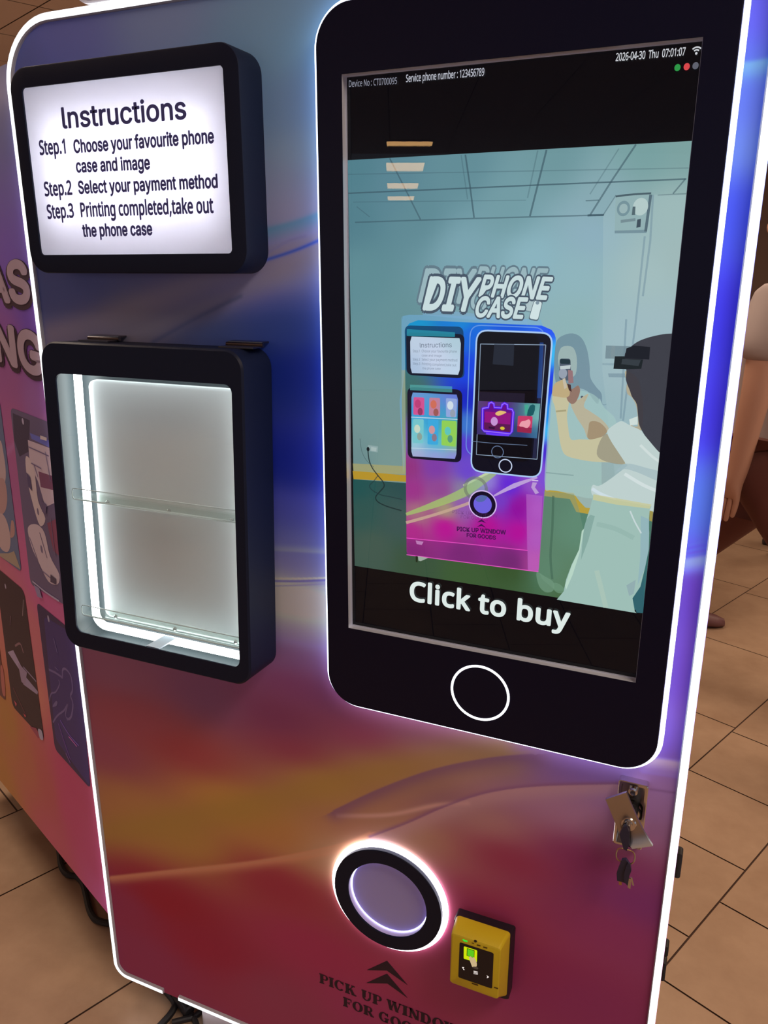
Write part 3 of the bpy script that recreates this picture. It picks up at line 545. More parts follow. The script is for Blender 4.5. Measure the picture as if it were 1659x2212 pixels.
# socket, plug and flex
F.poly([(0.0248,1.2319),(0.0399,1.2313),(0.0392,1.2230),(0.0255,1.2237)],(146,170,172)); F.poly([(0.0296,1.2298),(0.0378,1.2292),(0.0371,1.2241),(0.0296,1.2247)],(170,188,188)); F.poly(ellipse((0.0252,1.2262),.0022,.003),(20,28,34))
F.line([(0.0248,1.2255),(0.0268,1.2110),(0.0316,1.2005),(0.0398,1.1909),(0.0474,1.1827),(0.0488,1.1763),(0.0419,1.1677),(0.0363,1.1598),(0.0398,1.1536),(0.0502,1.1496),(0.0605,1.1475),(0.0749,1.1453)],.0017,(24,44,48),.9,5); F.line([(0.0398,1.1909),(0.0336,1.1825),(0.0273,1.1753),(0.0315,1.1692),(0.0447,1.1641),(0.0584,1.1630),(0.0761,1.1611)],.0014,(30,56,62),.7,5); F.line([(0.0132,1.2399),(0.0158,1.2228),(0.0227,1.2106),(0.0337,1.2020)],.001,(70,96,100),.6,5)
# pale double image of the filmed machine
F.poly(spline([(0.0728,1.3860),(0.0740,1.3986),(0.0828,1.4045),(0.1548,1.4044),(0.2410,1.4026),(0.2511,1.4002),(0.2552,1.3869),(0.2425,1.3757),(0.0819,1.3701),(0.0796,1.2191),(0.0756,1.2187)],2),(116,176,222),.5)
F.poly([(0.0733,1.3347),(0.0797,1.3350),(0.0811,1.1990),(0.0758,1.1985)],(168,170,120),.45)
# filmed machine
MQ=[(0.0772,1.3984),(0.2702,1.3954),(0.2667,1.0858),(0.0830,1.0830)]
ctrl=list(zip([(0.0879,1.3950),(0.1551,1.3950),(0.2133,1.3938),(0.2637,1.3915),(0.2686,1.3659),(0.2688,1.3277),(0.2690,1.2885),(0.2672,1.2713),(0.2673,1.2425),(0.2648,1.2069),(0.0820,1.3585),(0.0812,1.3173),(0.0852,1.2995),(0.1626,1.3841),(0.1629,1.3390),(0.1629,1.3044),(0.1622,1.2690),(0.1599,1.2448),(0.0833,1.2444),(0.0837,1.2069),(0.1229,1.2107),(0.1673,1.2089),(0.1924,1.1993),(0.2229,1.1964),(0.2524,1.1996),(0.0907,1.1757),(0.1300,1.1801),(0.1618,1.1836),(0.0978,1.1442),(0.1371,1.1554),(0.1625,1.1617),(0.2117,1.1768),(0.2420,1.1742),(0.0914,1.1171),(0.1377,1.1297),(0.1949,1.1372),(0.2380,1.1366),(0.2364,1.1674),(0.0918,1.0904),(0.1647,1.0943),(0.2279,1.0939),(0.2613,1.0958),(0.2588,1.1701),(0.2621,1.1336),(0.2508,1.2292)],
 [(18,150,210),(20,136,216),(22,90,226),(40,84,250),(60,190,250),(28,60,236),(30,140,240),(70,190,250),(70,40,210),(128,80,220),(24,126,170),(60,110,110),(80,104,84),(20,100,226),(20,66,230),(20,40,200),(60,120,210),(90,60,210),(120,90,170),(150,50,130),(130,60,170),(110,70,210),(150,130,220),(100,40,220),(150,80,200),(160,50,140),(150,70,150),(140,130,160),(170,110,130),(170,150,120),(150,90,180),(120,60,200),(150,20,160),(180,40,140),(190,16,150),(186,14,150),(186,12,156),(150,10,160),(150,36,124),(140,40,126),(130,40,120),(190,70,160),(170,70,190),(170,70,180),(150,90,220)]))
F.grid(MQ,44,70,ctrl,eps=.008,rnd=(.018,.002))
F.line([(0.0817,1.1409),(0.1239,1.1603),(0.1619,1.1805),(0.1862,1.1998),(0.2041,1.2126)],[.004,.009,.012,.012,.006],(168,196,110),.75,5); F.line([(0.0818,1.1290),(0.1242,1.1461),(0.1625,1.1635),(0.1749,1.1700)],.004,(206,170,150),.8,5); F.line([(0.2030,1.1807),(0.2289,1.1971),(0.2576,1.2109)],[.002,.006,.002],(206,176,228),.8,4); F.line([(0.1616,1.1898),(0.1920,1.2090),(0.2099,1.2181)],.003,(206,220,170),.8,4)
F.poly([(0.2448,1.1879),(0.2654,1.1878),(0.2667,1.0858),(0.2521,1.0867)],(196,110,210),.45); F.poly([(0.0827,1.1066),(0.1642,1.1099),(0.2507,1.1132),(0.2527,1.0868),(0.0830,1.0830)],(96,40,110),.35); F.line([(0.0827,1.1072),(0.1642,1.1106),(0.2507,1.1132)],.0012,(240,80,200),.9); F.line([(0.0830,1.0830),(0.2661,1.0863)],.0012,(236,90,200),.9)
F.poly([(0.0963,1.1057),(0.1078,1.1053),(0.1052,1.1003),(0.0978,1.1006)],(204,140,200),.8); F.poly([(0.1000,1.0835),(0.1149,1.0830),(0.1042,1.0767),(0.1008,1.0769)],(190,200,190),.7); F.poly([(0.0966,1.0830),(0.0994,1.0834),(0.0995,1.0740),(0.0968,1.0749)],(30,40,24))
# its light box
F.poly(case_outline([(0.0772,1.3913),(0.1552,1.3917),(0.1590,1.3285),(0.0798,1.3303)],.008),(12,62,104),.9); F.poly(case_outline([(0.0792,1.3827),(0.1573,1.3828),(0.1566,1.3284),(0.0811,1.3291)],.008),(16,20,42)); F.poly(case_outline([(0.0804,1.3868),(0.1446,1.3847),(0.1448,1.3791),(0.0805,1.3782)],.001),(40,150,176),.7)
F.grid([(0.0850,1.3777),(0.1527,1.3777),(0.1522,1.3328),(0.0862,1.3318)],8,8,list(zip([(0.0882,1.3750),(0.1467,1.3752),(0.1198,1.3543),(0.0887,1.3354),(0.1479,1.3354)],[(196,210,232),(180,206,222),(206,214,240),(176,196,226),(196,214,238)])),rnd=(.002,.002))
F.text('lnstructions',(0.0984,1.3644),(0.1409,1.3665),.0058,(70,80,100),.85)
for s_,q in (('Step.1  Choose your favourite phone',[(0.0890,1.3582),(0.1478,1.3600)]),('case and image',[(0.1011,1.3535),(0.1278,1.3540)]),('Step.2  Select your payment method',[(0.0891,1.3477),(0.1487,1.3492)]),('Step.3  Printing completed,take out',[(0.0892,1.3425),(0.1477,1.3429)]),('the phone case',[(0.1026,1.3373),(0.1269,1.3379)])):
    F.text(s_,q[0],q[1],.0028,(70,80,104),.7)
# its display case
F.poly(case_outline([(0.0819,1.3137),(0.1565,1.3145),(0.1582,1.2203),(0.0835,1.2195)],.009),(20,18,44)); F.poly([(0.0857,1.3169),(0.1429,1.3178),(0.1431,1.3102),(0.0858,1.3098)],(90,190,190),.45)
F.grid([(0.0877,1.3069),(0.1512,1.3078),(0.1511,1.2246),(0.0888,1.2225)],10,14,list(zip([(0.0923,1.3000),(0.1458,1.3004),(0.0926,1.2789),(0.1464,1.2797),(0.0928,1.2667),(0.1184,1.2687),(0.1469,1.2618),(0.0932,1.2391),(0.1222,1.2416),(0.1474,1.2437),(0.0966,1.2269),(0.1225,1.2281),(0.1479,1.2285)],[(110,150,216),(110,120,220),(40,140,220),(40,150,220),(100,210,220),(30,150,220),(150,220,80),(150,220,224),(60,200,220),(130,210,120),(180,160,214),(170,150,226),(150,130,246)])),rnd=(.002,.002))
for q,c1,c2 in (([(0.0910,1.3011),(0.1057,1.3014),(0.1061,1.2786),(0.0907,1.2782)],(216,84,150),(190,60,120)),([(0.1127,1.3019),(0.1272,1.3022),(0.1277,1.2790),(0.1125,1.2785)],(196,130,160),(216,110,80)),([(0.1352,1.3027),(0.1501,1.3024),(0.1496,1.2788),(0.1359,1.2784)],(150,170,226),(220,230,240)),([(0.0908,1.2727),(0.1056,1.2732),(0.1055,1.2414),(0.0905,1.2407)],(120,200,210),(210,220,200)),([(0.1113,1.2736),(0.1259,1.2740),(0.1260,1.2413),(0.1113,1.2406)],(60,170,226),(220,150,150)),([(0.1303,1.2738),(0.1503,1.2741),(0.1500,1.2409),(0.1305,1.2411)],(150,210,90),(90,200,200))):
    F.poly(case_outline(q,.002),c1); m_=np.array(q).mean(0); F.poly(ellipse((m_[0]-.0015,m_[1]+.003),.0042,.0055),c2,.9); F.poly(ellipse((m_[0]+.002,m_[1]-.007),.0035,.005),tuple(int(v*.7) for v in c2),.8)
F.line([(0.0881,1.2749),(0.1515,1.2765)],.0012,(200,220,240),.9); F.line([(0.0886,1.2337),(0.1514,1.2368)],.001,(200,226,240),.7)
# its phone shaped screen
def outl(q,r,wd,col,al=1.): F.line(case_outline(q,r),wd,col,al,0,True)
outl([(0.1646,1.3942),(0.2570,1.3934),(0.2519,1.2293),(0.1640,1.2319)],.014,.0014,(120,170,240),.6)
q=[(0.1731,1.3883),(0.2661,1.3875),(0.2617,1.2110),(0.1716,1.2112)]; F.poly(case_outline(q,.014),(14,14,30)); F.poly(case_outline([(0.1755,1.3867),(0.2503,1.3857),(0.2484,1.2290),(0.1777,1.2295)],.012),(10,9,18)); outl(q,.014,.002,(176,206,250))
F.poly([(0.2549,1.3735),(0.2587,1.3736),(0.2550,1.2355),(0.2504,1.2351)],(40,42,76),.8); F.poly([(0.2514,1.3761),(0.2558,1.3762),(0.2570,1.3103),(0.2519,1.3099)],(36,84,170),.5)
outl([(0.1784,1.3718),(0.2587,1.3736),(0.2563,1.2344),(0.1782,1.2332)],.0005,.0009,(170,190,220),.7); F.line([(0.1708,1.2500),(0.1964,1.2497),(0.2432,1.2508)],.0008,(130,150,190),.6)
F.poly([(0.1959,1.3736),(0.2206,1.3733),(0.2208,1.3474),(0.1947,1.3479)],(44,50,66),.6)
F.poly([(0.1794,1.3135),(0.2368,1.3146),(0.2368,1.3033),(0.1793,1.3008)],(36,30,52),.8)
F.grid([(0.1781,1.3019),(0.2562,1.3035),(0.2547,1.2605),(0.1778,1.2595)],12,8,list(zip([(0.1802,1.2938),(0.1801,1.2644),(0.1948,1.2890),(0.2181,1.2964),(0.2253,1.2911),(0.2311,1.2685),(0.2470,1.2955),(0.2532,1.2874),(0.2534,1.2645),(0.2373,1.2631)],[(84,70,120),(60,50,110),(120,30,130),(90,30,130),(60,110,130),(40,60,110),(90,170,160),(140,206,200),(60,120,160),(40,50,120)])))
F.poly([(0.2370,1.3011),(0.2421,1.3014),(0.2416,1.2900),(0.2382,1.2886)],(70,170,150)); F.poly([(0.2439,1.3004),(0.2501,1.3008),(0.2485,1.2893),(0.2406,1.2876)],(24,92,100),1,2); F.poly(case_outline([(0.2296,1.2868),(0.2480,1.2876),(0.2475,1.2663),(0.2295,1.2666)],.002),(206,60,106)); F.poly([(0.2291,1.2741),(0.2477,1.2732),(0.2475,1.2663),(0.2295,1.2666)],(130,20,60),.7); F.poly(spline([(0.2320,1.2743),(0.2341,1.2797),(0.2386,1.2812),(0.2437,1.2833),(0.2457,1.2788),(0.2425,1.2728),(0.2367,1.2735)],4),(244,160,176))
tq=[(0.1844,1.2930),(0.1916,1.2946),(0.1925,1.2999),(0.1954,1.3012),(0.1985,1.2997),(0.1993,1.2951),(0.2081,1.2951),(0.2091,1.2992),(0.2120,1.3012),(0.2156,1.2997),(0.2164,1.2945),(0.2217,1.2943),(0.2236,1.2910),(0.2230,1.2667),(0.2208,1.2636),(0.1874,1.2644),(0.1848,1.2672)]
F.poly(tq,(104,14,140)); F.poly([(0.1876,1.2891),(0.2207,1.2897),(0.2200,1.2676),(0.1878,1.2680)],(150,20,130)); F.poly([(0.1869,1.2756),(0.2208,1.2752),(0.2201,1.2658),(0.1879,1.2668)],(96,24,84)); F.line(tq,.0035,(86,30,246),1,0,True); F.line(tq,.0012,(170,120,255),1,0,True)
F.poly(spline([(0.2008,1.2877),(0.2065,1.2916),(0.2148,1.2904),(0.2103,1.2872),(0.2045,1.2851)],4),(236,190,120)); F.poly(ellipse((0.2000,1.2777),.0045,.0055),(206,150,220)); F.poly([(0.1931,1.2708),(0.2015,1.2702),(0.2005,1.2678),(0.1932,1.2684)],(50,14,60)); F.poly(ellipse((0.2108,1.2698),.003,.002),(226,200,60)); F.line([(0.1899,1.2617),(0.2049,1.2611),(0.2197,1.2617)],.0025,(110,60,255),1,3)
F.line(ellipse((0.2169,1.2224),.0082,.0082,28),.0014,(206,216,246),1,0,True); F.line(ellipse((0.2059,1.2393),.0076,.0076,28),.001,(110,130,170),.8,0,True)
# its lower half: pick up ring, arrows, words, lock
c=(0.1792,1.1886); F.line(ellipse(c,.0142,.0142,32),.0042,(110,120,110),.65,0,True); F.poly(ellipse(c,.012,.012,28),(140,190,150),.3)
c=(0.1893,1.1686); F.line(ellipse(c,.0175,.0175,36),.0028,(226,196,255),.9,0,True); F.poly(ellipse(c,.0125,.0125,32),(112,98,226)); F.line(ellipse(c,.0148,.0148,36),.0052,(20,10,40),1,0,True); F.poly(spline([(0.1797,1.1744),(0.1870,1.1802),(0.1950,1.1798),(0.1910,1.1732),(0.1836,1.1711)],4),(60,110,120),.6)
for dz in (0,.0062): F.poly([(x,z-dz) for x,z in [(0.1888,1.1484),(0.1953,1.1436),(0.1890,1.1453),(0.1828,1.1432)]],(70,14,80))
F.text('PICK UP WINDOW',(0.1559,1.1282),(0.2217,1.1319),.0056,(74,18,84),1.,.03); F.text('FOR GOODS',(0.1696,1.1217),(0.2086,1.1231),.0052,(74,18,84),1.,.03); F.text('PICK UP WINDOW',(0.1488,1.1517),(0.2097,1.1530),.0046,(90,40,100),.4); F.text('FOR GOODS',(0.1605,1.1462),(0.1970,1.1470),.0046,(90,40,100),.4)
F.poly([(0.2527,1.2050),(0.2585,1.2050),(0.2560,1.1988),(0.2616,1.1922),(0.2571,1.1899),(0.2513,1.1983)],(200,170,220),.8); F.line([(0.2520,1.2073),(0.2596,1.2075)],.0014,(230,210,240),.9)
# title letters above it, each printed twice as the film fades over
def title(dx,dz,al):
    def w(t,a,b,cap,sh=.32):
        a=(a[0]+dx,a[1]+dz); b=(b[0]+dx,b[1]+dz)
        F.text(t,a,b,cap,(74,88,104) if al>.8 else (100,124,138),1.,.075,sh); F.text(t,a,b,cap,(200,220,222) if al>.8 else (156,184,192),1.,.028,sh)
    w('DIY',(0.1038,1.4122),(0.1757,1.4114),.037); w('PHONE',(0.1751,1.4288),(0.2615,1.4262),.0235); w('CASE',(0.1719,1.4048),(0.2342,1.4040),.0225)
    q=[(x+dx,z+dz) for x,z in [(0.2424,1.4259),(0.2529,1.4240),(0.2483,1.4006),(0.2365,1.4025)]]; F.poly(case_outline(q,.003),(84,98,112),al); m_=np.array(q).mean(0)
    F.poly(case_outline([tuple(m_+(np.array(p_)-m_)*.88) for p_ in q],.003),(214,232,234),al); F.poly(ellipse((q[0][0]+.004,q[0][1]-.004),.0022,.0022),(120,140,156),al)
F.poly([(0.1025,1.4133),(0.2354,1.4025),(0.2358,1.3960),(0.1027,1.4049)],(130,176,214),.5)
title(-.0062,.0095,.5); title(0,0,.93)
# ghost of a woman facing the machine
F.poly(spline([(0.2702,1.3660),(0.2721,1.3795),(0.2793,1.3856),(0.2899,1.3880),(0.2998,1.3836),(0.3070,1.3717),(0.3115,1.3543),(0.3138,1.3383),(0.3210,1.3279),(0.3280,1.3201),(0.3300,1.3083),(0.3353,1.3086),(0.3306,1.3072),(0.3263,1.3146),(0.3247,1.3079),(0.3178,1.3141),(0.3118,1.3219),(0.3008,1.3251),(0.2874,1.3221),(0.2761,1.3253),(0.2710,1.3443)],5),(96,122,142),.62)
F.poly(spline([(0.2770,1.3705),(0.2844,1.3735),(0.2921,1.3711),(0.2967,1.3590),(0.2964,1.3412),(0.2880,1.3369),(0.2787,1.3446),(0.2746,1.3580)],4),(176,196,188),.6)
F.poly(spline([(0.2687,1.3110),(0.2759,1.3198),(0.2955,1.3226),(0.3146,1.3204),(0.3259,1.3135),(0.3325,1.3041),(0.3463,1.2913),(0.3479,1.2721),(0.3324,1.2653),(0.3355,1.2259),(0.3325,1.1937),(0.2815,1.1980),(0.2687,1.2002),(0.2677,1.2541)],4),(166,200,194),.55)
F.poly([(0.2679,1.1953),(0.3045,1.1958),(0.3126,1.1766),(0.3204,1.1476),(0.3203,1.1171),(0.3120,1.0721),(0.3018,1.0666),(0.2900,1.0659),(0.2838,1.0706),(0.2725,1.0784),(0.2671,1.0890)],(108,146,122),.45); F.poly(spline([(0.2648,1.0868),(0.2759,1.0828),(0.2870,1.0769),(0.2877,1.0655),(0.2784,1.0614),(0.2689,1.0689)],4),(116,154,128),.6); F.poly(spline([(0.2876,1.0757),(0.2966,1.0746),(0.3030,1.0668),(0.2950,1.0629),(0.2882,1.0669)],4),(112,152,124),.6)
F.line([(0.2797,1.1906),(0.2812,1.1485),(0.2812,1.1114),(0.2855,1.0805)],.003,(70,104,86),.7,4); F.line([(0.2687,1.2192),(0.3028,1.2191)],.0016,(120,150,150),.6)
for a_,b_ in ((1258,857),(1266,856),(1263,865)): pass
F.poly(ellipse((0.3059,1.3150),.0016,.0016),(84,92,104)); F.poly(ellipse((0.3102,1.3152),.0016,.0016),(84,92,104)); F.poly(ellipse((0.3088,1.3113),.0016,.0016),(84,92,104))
# woman filmed from behind at the right, raising a phone
F.poly([(0.3288,1.3756),(0.3778,1.3759),(0.3776,1.3619),(0.3290,1.3609)],(110,132,142),.8); F.poly([(0.3351,1.3756),(0.3392,1.3757),(0.3394,1.3613),(0.3352,1.3612)],(132,150,156),.5)
F.poly([(0.3335,1.3441),(0.3552,1.3452),(0.3546,1.3404),(0.3349,1.3399)],(120,146,160),.7); F.poly([(0.3263,1.3555),(0.3408,1.3561),(0.3400,1.3535),(0.3264,1.3534)],(130,158,170),.6)
F.poly(spline([(0.3131,1.3192),(0.3028,1.3120),(0.2933,1.3070),(0.3011,1.2908),(0.3108,1.2776),(0.3160,1.2667),(0.3248,1.2658),(0.3330,1.2709),(0.3398,1.2793),(0.3304,1.2902),(0.3168,1.2986),(0.3088,1.3047)],5),(184,176,150),.95); F.poly(spline([(0.3162,1.2780),(0.3160,1.2667),(0.3237,1.2651),(0.3321,1.2686),(0.3379,1.2769),(0.3286,1.2862),(0.3178,1.2865)],4),(160,140,112),.9)
F.poly(spline([(0.2709,1.3122),(0.2773,1.3160),(0.2883,1.3166),(0.2911,1.3080),(0.2899,1.2928),(0.2920,1.2789),(0.2964,1.2634),(0.3074,1.2643),(0.3215,1.2655),(0.3362,1.2712),(0.3433,1.2762),(0.3543,1.2588),(0.3623,1.2399),(0.3453,1.2394),(0.3236,1.2385),(0.3069,1.2398),(0.2945,1.2421),(0.2880,1.2472),(0.2831,1.2612),(0.2781,1.2864),(0.2750,1.3002)],5),(196,192,158)); F.poly(spline([(0.3322,1.2675),(0.3413,1.2738),(0.3521,1.2602),(0.3618,1.2398),(0.3398,1.2400),(0.3283,1.2480)],4),(150,146,128),.8); F.line([(0.2764,1.2958),(0.2885,1.2978)],.0022,(160,152,116),.8)
F.poly(spline([(0.2954,1.3248),(0.3006,1.3283),(0.3032,1.3214),(0.2997,1.3096),(0.2945,1.3060),(0.2887,1.3111),(0.2881,1.3199)],4),(146,118,106)); F.poly(spline([(0.2721,1.3278),(0.2784,1.3326),(0.2838,1.3340),(0.2887,1.3266),(0.2915,1.3179),(0.2874,1.3133),(0.2763,1.3137),(0.2706,1.3156)],4),(190,170,128))
F.poly(case_outline([(0.2767,1.3587),(0.2892,1.3592),(0.2926,1.3334),(0.2778,1.3337)],.003),(84,96,112)); F.poly(case_outline([(0.2773,1.3582),(0.2893,1.3581),(0.2896,1.3528),(0.2776,1.3527)],.002),(40,58,66)); F.poly(ellipse((0.2817,1.3415),.005,.006),(150,160,176)); F.poly([(0.2778,1.3500),(0.2902,1.3517),(0.2900,1.3474),(0.2781,1.3462)],(190,204,206)); F.poly([(0.2874,1.3461),(0.2929,1.3453),(0.2949,1.3313),(0.2890,1.3299)],(150,116,120)); F.poly([(0.2816,1.3350),(0.2848,1.3362),(0.2877,1.3254),(0.2846,1.3230)],(196,186,166)); F.poly([(0.2874,1.3298),(0.2918,1.3289),(0.2935,1.3203),(0.2901,1.3223)],(74,52,52))
hair=[(0.3990,1.3913),(0.3883,1.3900),(0.3738,1.3860),(0.3623,1.3805),(0.3539,1.3724),(0.3504,1.3650),(0.3539,1.3483),(0.3543,1.3377),(0.3595,1.3263),(0.3627,1.3190),(0.3686,1.3108),(0.3714,1.2970),(0.3739,1.2863),(0.3812,1.2748),(0.3869,1.2687),(0.3983,1.2571),(0.4363,1.2605),(0.4221,1.3921)]
skin=spline([(0.3534,1.3483),(0.3536,1.3403),(0.3564,1.3378),(0.3555,1.3298),(0.3573,1.3219),(0.3628,1.3179),(0.3690,1.3065),(0.3720,1.2850),(0.3624,1.2870),(0.3758,1.2771),(0.3761,1.3070),(0.3681,1.3385)],3)
F.poly(skin,(176,168,144)); F.poly(hair,(58,56,66),.97,4); F.poly([(0.3517,1.3733),(0.3596,1.3768),(0.3773,1.3759),(0.3776,1.3619),(0.3507,1.3618)],(34,36,44)); F.poly([(0.3397,1.3640),(0.3510,1.3645),(0.3512,1.3613),(0.3711,1.3617),(0.3700,1.3512),(0.3543,1.3499),(0.3393,1.3497)],(34,40,44)); F.poly([(0.3482,1.3612),(0.3686,1.3610),(0.3667,1.3542),(0.3476,1.3554)],(66,74,82),.6)
F.poly(spline([(0.3384,1.2769),(0.3467,1.2859),(0.3538,1.2897),(0.3636,1.2855),(0.3754,1.2809),(0.3812,1.2748),(0.3983,1.2571),(0.4070,1.2524),(0.4081,1.1995),(0.4064,1.1850),(0.3926,1.1862),(0.3601,1.1910),(0.3313,1.1953),(0.3253,1.2016),(0.3269,1.2100),(0.3367,1.2110),(0.3627,1.2354),(0.3623,1.2399),(0.3527,1.2530),(0.3430,1.2662)],5),(190,208,206))
F.poly(spline([(0.3623,1.2399),(0.3879,1.2367),(0.4038,1.2327),(0.4049,1.2217),(0.3780,1.2302),(0.3619,1.2331),(0.3516,1.2275)],4),(160,184,190),.7); F.line([(0.3623,1.2274),(0.3845,1.2161),(0.4050,1.2093)],.004,(214,226,226),.8,4); F.line([(0.3770,1.2635),(0.3917,1.2510),(0.4037,1.2438)],.003,(214,226,224),.7,4); F.line([(0.3261,1.2052),(0.3376,1.1995),(0.3544,1.1944)],.004,(206,222,230),.9,4); F.poly([(0.3619,1.2925),(0.3709,1.2969),(0.3718,1.2872),(0.3636,1.2855)],(206,220,216))
# trousers and waist
F.poly([(0.3283,1.1985),(0.3544,1.1944),(0.3963,1.1913),(0.3947,1.1865),(0.3952,1.1704),(0.3969,1.1578),(0.3983,1.1374),(0.3962,1.1132),(0.3931,1.0885),(0.3853,1.0719),(0.3895,1.0552),(0.3919,1.0532),(0.2932,1.0542),(0.3012,1.0671),(0.3031,1.0833),(0.3086,1.1042),(0.3163,1.1257),(0.3193,1.1474),(0.3224,1.1659),(0.3257,1.1811)],(158,190,182))
F.poly([(0.3283,1.1985),(0.3542,1.1967),(0.3961,1.1935),(0.3945,1.1882),(0.3549,1.1887),(0.3283,1.1914)],(200,200,150),.8); F.poly([(0.3199,1.1535),(0.3224,1.1659),(0.3264,1.1723),(0.3321,1.1712),(0.3267,1.1393),(0.3196,1.1120)],(128,164,156),.8); F.poly([(0.3179,1.1503),(0.3205,1.1536),(0.3176,1.1228),(0.3107,1.0908),(0.3040,1.0695),(0.3024,1.0756),(0.3087,1.1030),(0.3163,1.1257)],(186,216,200),.9)
F.poly([(0.3854,1.1784),(0.3953,1.1750),(0.3983,1.1374),(0.3962,1.1132),(0.3897,1.0898),(0.3895,1.1272)],(142,176,188),.7); F.line([(0.3727,1.1827),(0.3792,1.1701),(0.3879,1.1566)],.0018,(206,220,222),.8,4); F.line([(0.3351,1.1615),(0.3574,1.1584),(0.3799,1.1496)],.006,(142,176,168),.5,4); F.line([(0.3397,1.1015),(0.3473,1.0779),(0.3548,1.0541)],.006,(178,200,184),.5,4); F.poly([(0.3853,1.0719),(0.3931,1.0885),(0.3957,1.1011),(0.4006,1.0547),(0.3919,1.0538)],(50,98,108))
F.poly([(0.3767,1.0877),(0.3869,1.0967),(0.3863,1.0782),(0.3812,1.0743)],(138,160,172),.6)
# status line and caption
W_=(206,208,214)
F.text('Device No : CT0700095',(0.0050,1.6677),(0.0670,1.6661),.0062,(150,152,168)); F.text('Service phone number : 123456789',(0.0786,1.6671),(0.1725,1.6662),.0068,(184,186,198),1.,.012)
F.text('2026-04-30  Thu  07:01:07',(0.3152,1.6680),(0.3836,1.6672),.0064,W_,1.,.012)
c=(0.3944,1.6679)
F.poly(ellipse(c,.0012,.0012,12),W_)
for r_ in (.0032,.0056): F.line([(c[0]+r_*math.cos(t),c[1]+r_*math.sin(t)) for t in np.linspace(PI*.25,PI*.75,10)],.0013,W_)
for q,cc in zip([(0.3776,1.6565),(0.3865,1.6566),(0.3949,1.6567)],((48,150,72),(214,72,76),(96,98,110))): F.poly(ellipse(q,.003,.0033,16),cc)
F.text('Click to buy',(0.0920,1.0198),(0.3105,1.0172),.0243,(222,234,230),1.,.028,0,1.04)
PIC=lab(F.build('screen_picture',PICMAT,SCR),'lit screen showing a film of the machine and Click to buy')

# --- instructions light box
IX0,IX1,IZ0,IZ1=-.5035,-.1275,ZF-.2265,ZF+.0445
def rl(ins,y,r): return at_y(rrect(IX0+ins,IX1-ins,IZ0+ins,IZ1-ins,max(r-ins,.002),10),y)
WI=rrect(-.4815,-.1505,ZF-.2012,ZF+.0185,.006,10)
mb=MB(); mb.loft([rl(0,.03,.03),rl(0,-.019,.03),rl(.001,-.0215,.03),rl(.003,-.0222,.03),at_y(WI,-.0222),at_y(WI,-.0195)])
IB=lab(mb.build('instruction_light_box',BLACK,VM),'black framed light box with printed instructions')
mb=MB(); mb.poly(rrect(-.4825,-.1495,ZF-.2022,ZF+.0195,.006,6),-.0198); lab(mb.build('light_panel',translucent_mat('milky_diffuser',(236,236,246)),IB,smooth=False),'white backlit panel')
mb=MB(); mb.loft([rl(.002,.029,.03),rl(.002,-.0190,.03)],True); mb.build('light_box_liner',WHITE,IB)
for i,(x,z) in enumerate([(-.434+.059*k,ZF-.0915+dz) for k in range(5) for dz in (-.05,.0,.05)]):
    m=MB(); m.box(x-.006,x+.006,.012,.016,z-.006,z+.006); m.build('light_module',BOXLED,IB,smooth=False)
def ink(s,p0,p1,a,off=.0):
    cap=a; pts,fs=text_on(s,p0,p1,cap,off); n_=max(len(pts)//13,1); m=MB(); m.add([(x,-.0204-.00003*(i//n_),z) for i,(x,z) in enumerate(pts)],fs); m.build('instruction_text',INK,IB,smooth=False,weld=False)
ink('lnstructions',(-0.4154,1.6440),(-0.2108,1.6428),.0252,.016)
for s,a,b in (('Step.1',(-0.4626,1.6131),(-0.4159,1.6125)),('Choose your favourite phone',(-0.4001,1.6123),(-0.1707,1.6125)),('case and image',(-0.3996,1.5875),(-0.2739,1.5862)),('Step.2',(-0.4619,1.5590),(-0.4120,1.5593)),('Select your payment method',(-0.3993,1.5600),(-0.1688,1.5596)),('Step.3',(-0.4615,1.5287),(-0.4130,1.5294)),('Printing completed,take out',(-0.3994,1.5297),(-0.1774,1.5297)),('the phone case',(-0.3997,1.5033),(-0.2785,1.5039))):
    ink(s,a,b,.0158,.026)

# --- display case, hung on two hinges, its bottom tipped out a little
HZ=ZF-.326; ph=math.radians(2.5)
def cx_(x,d,h): return Vector((x,.03-d*math.cos(ph)-h*math.sin(ph),HZ-h*math.cos(ph)+d*math.sin(ph)))
def case_xf(q): return cx_(q[0],-q[1],-q[2])            # local: x, -depth, -drop
def cl(x0,x1,h0,h1,r,d,n=10): return [(x,-d,z) for x,z in rrect(x0,x1,-h1,-h0,r,n)]
CX0,CX1,CH=-.4835,-.1285,.4865; D=.074
mb=MB(); op=(-.457,-.1465,.046,.4585)
mb.loft([cl(CX0+.003,CX1-.003,.003,CH-.003,.026,.001),cl(CX0,CX1,0,CH,.028,.001),cl(CX0,CX1,0,CH,.028,D-.003),cl(CX0+.0025,CX1-.0025,.0025,CH-.0025,.026,D),cl(*op,.012,D),cl(*op,.012,D-.0025),cl(CX0+.003,CX1-.003,.003,CH-.003,.026,D-.0025),cl(CX0+.003,CX1-.003,.003,CH-.003,.026,.001)])
DC=lab(mb.build('display_case',[BLACK],VM,xf=case_xf),'black framed empty display case with lit interior')
mb=MB(); mb.loft([cl(op[0]-.004,op[1]+.004,op[2]-.004,op[3]+.004,.012,D-.0028),cl(op[0]-.004,op[1]+.004,op[2]-.004,op[3]+.004,.012,D-.0052)],True,True); mb.build('glass_pane',GLASS,DC,xf=case_xf,smooth=False)
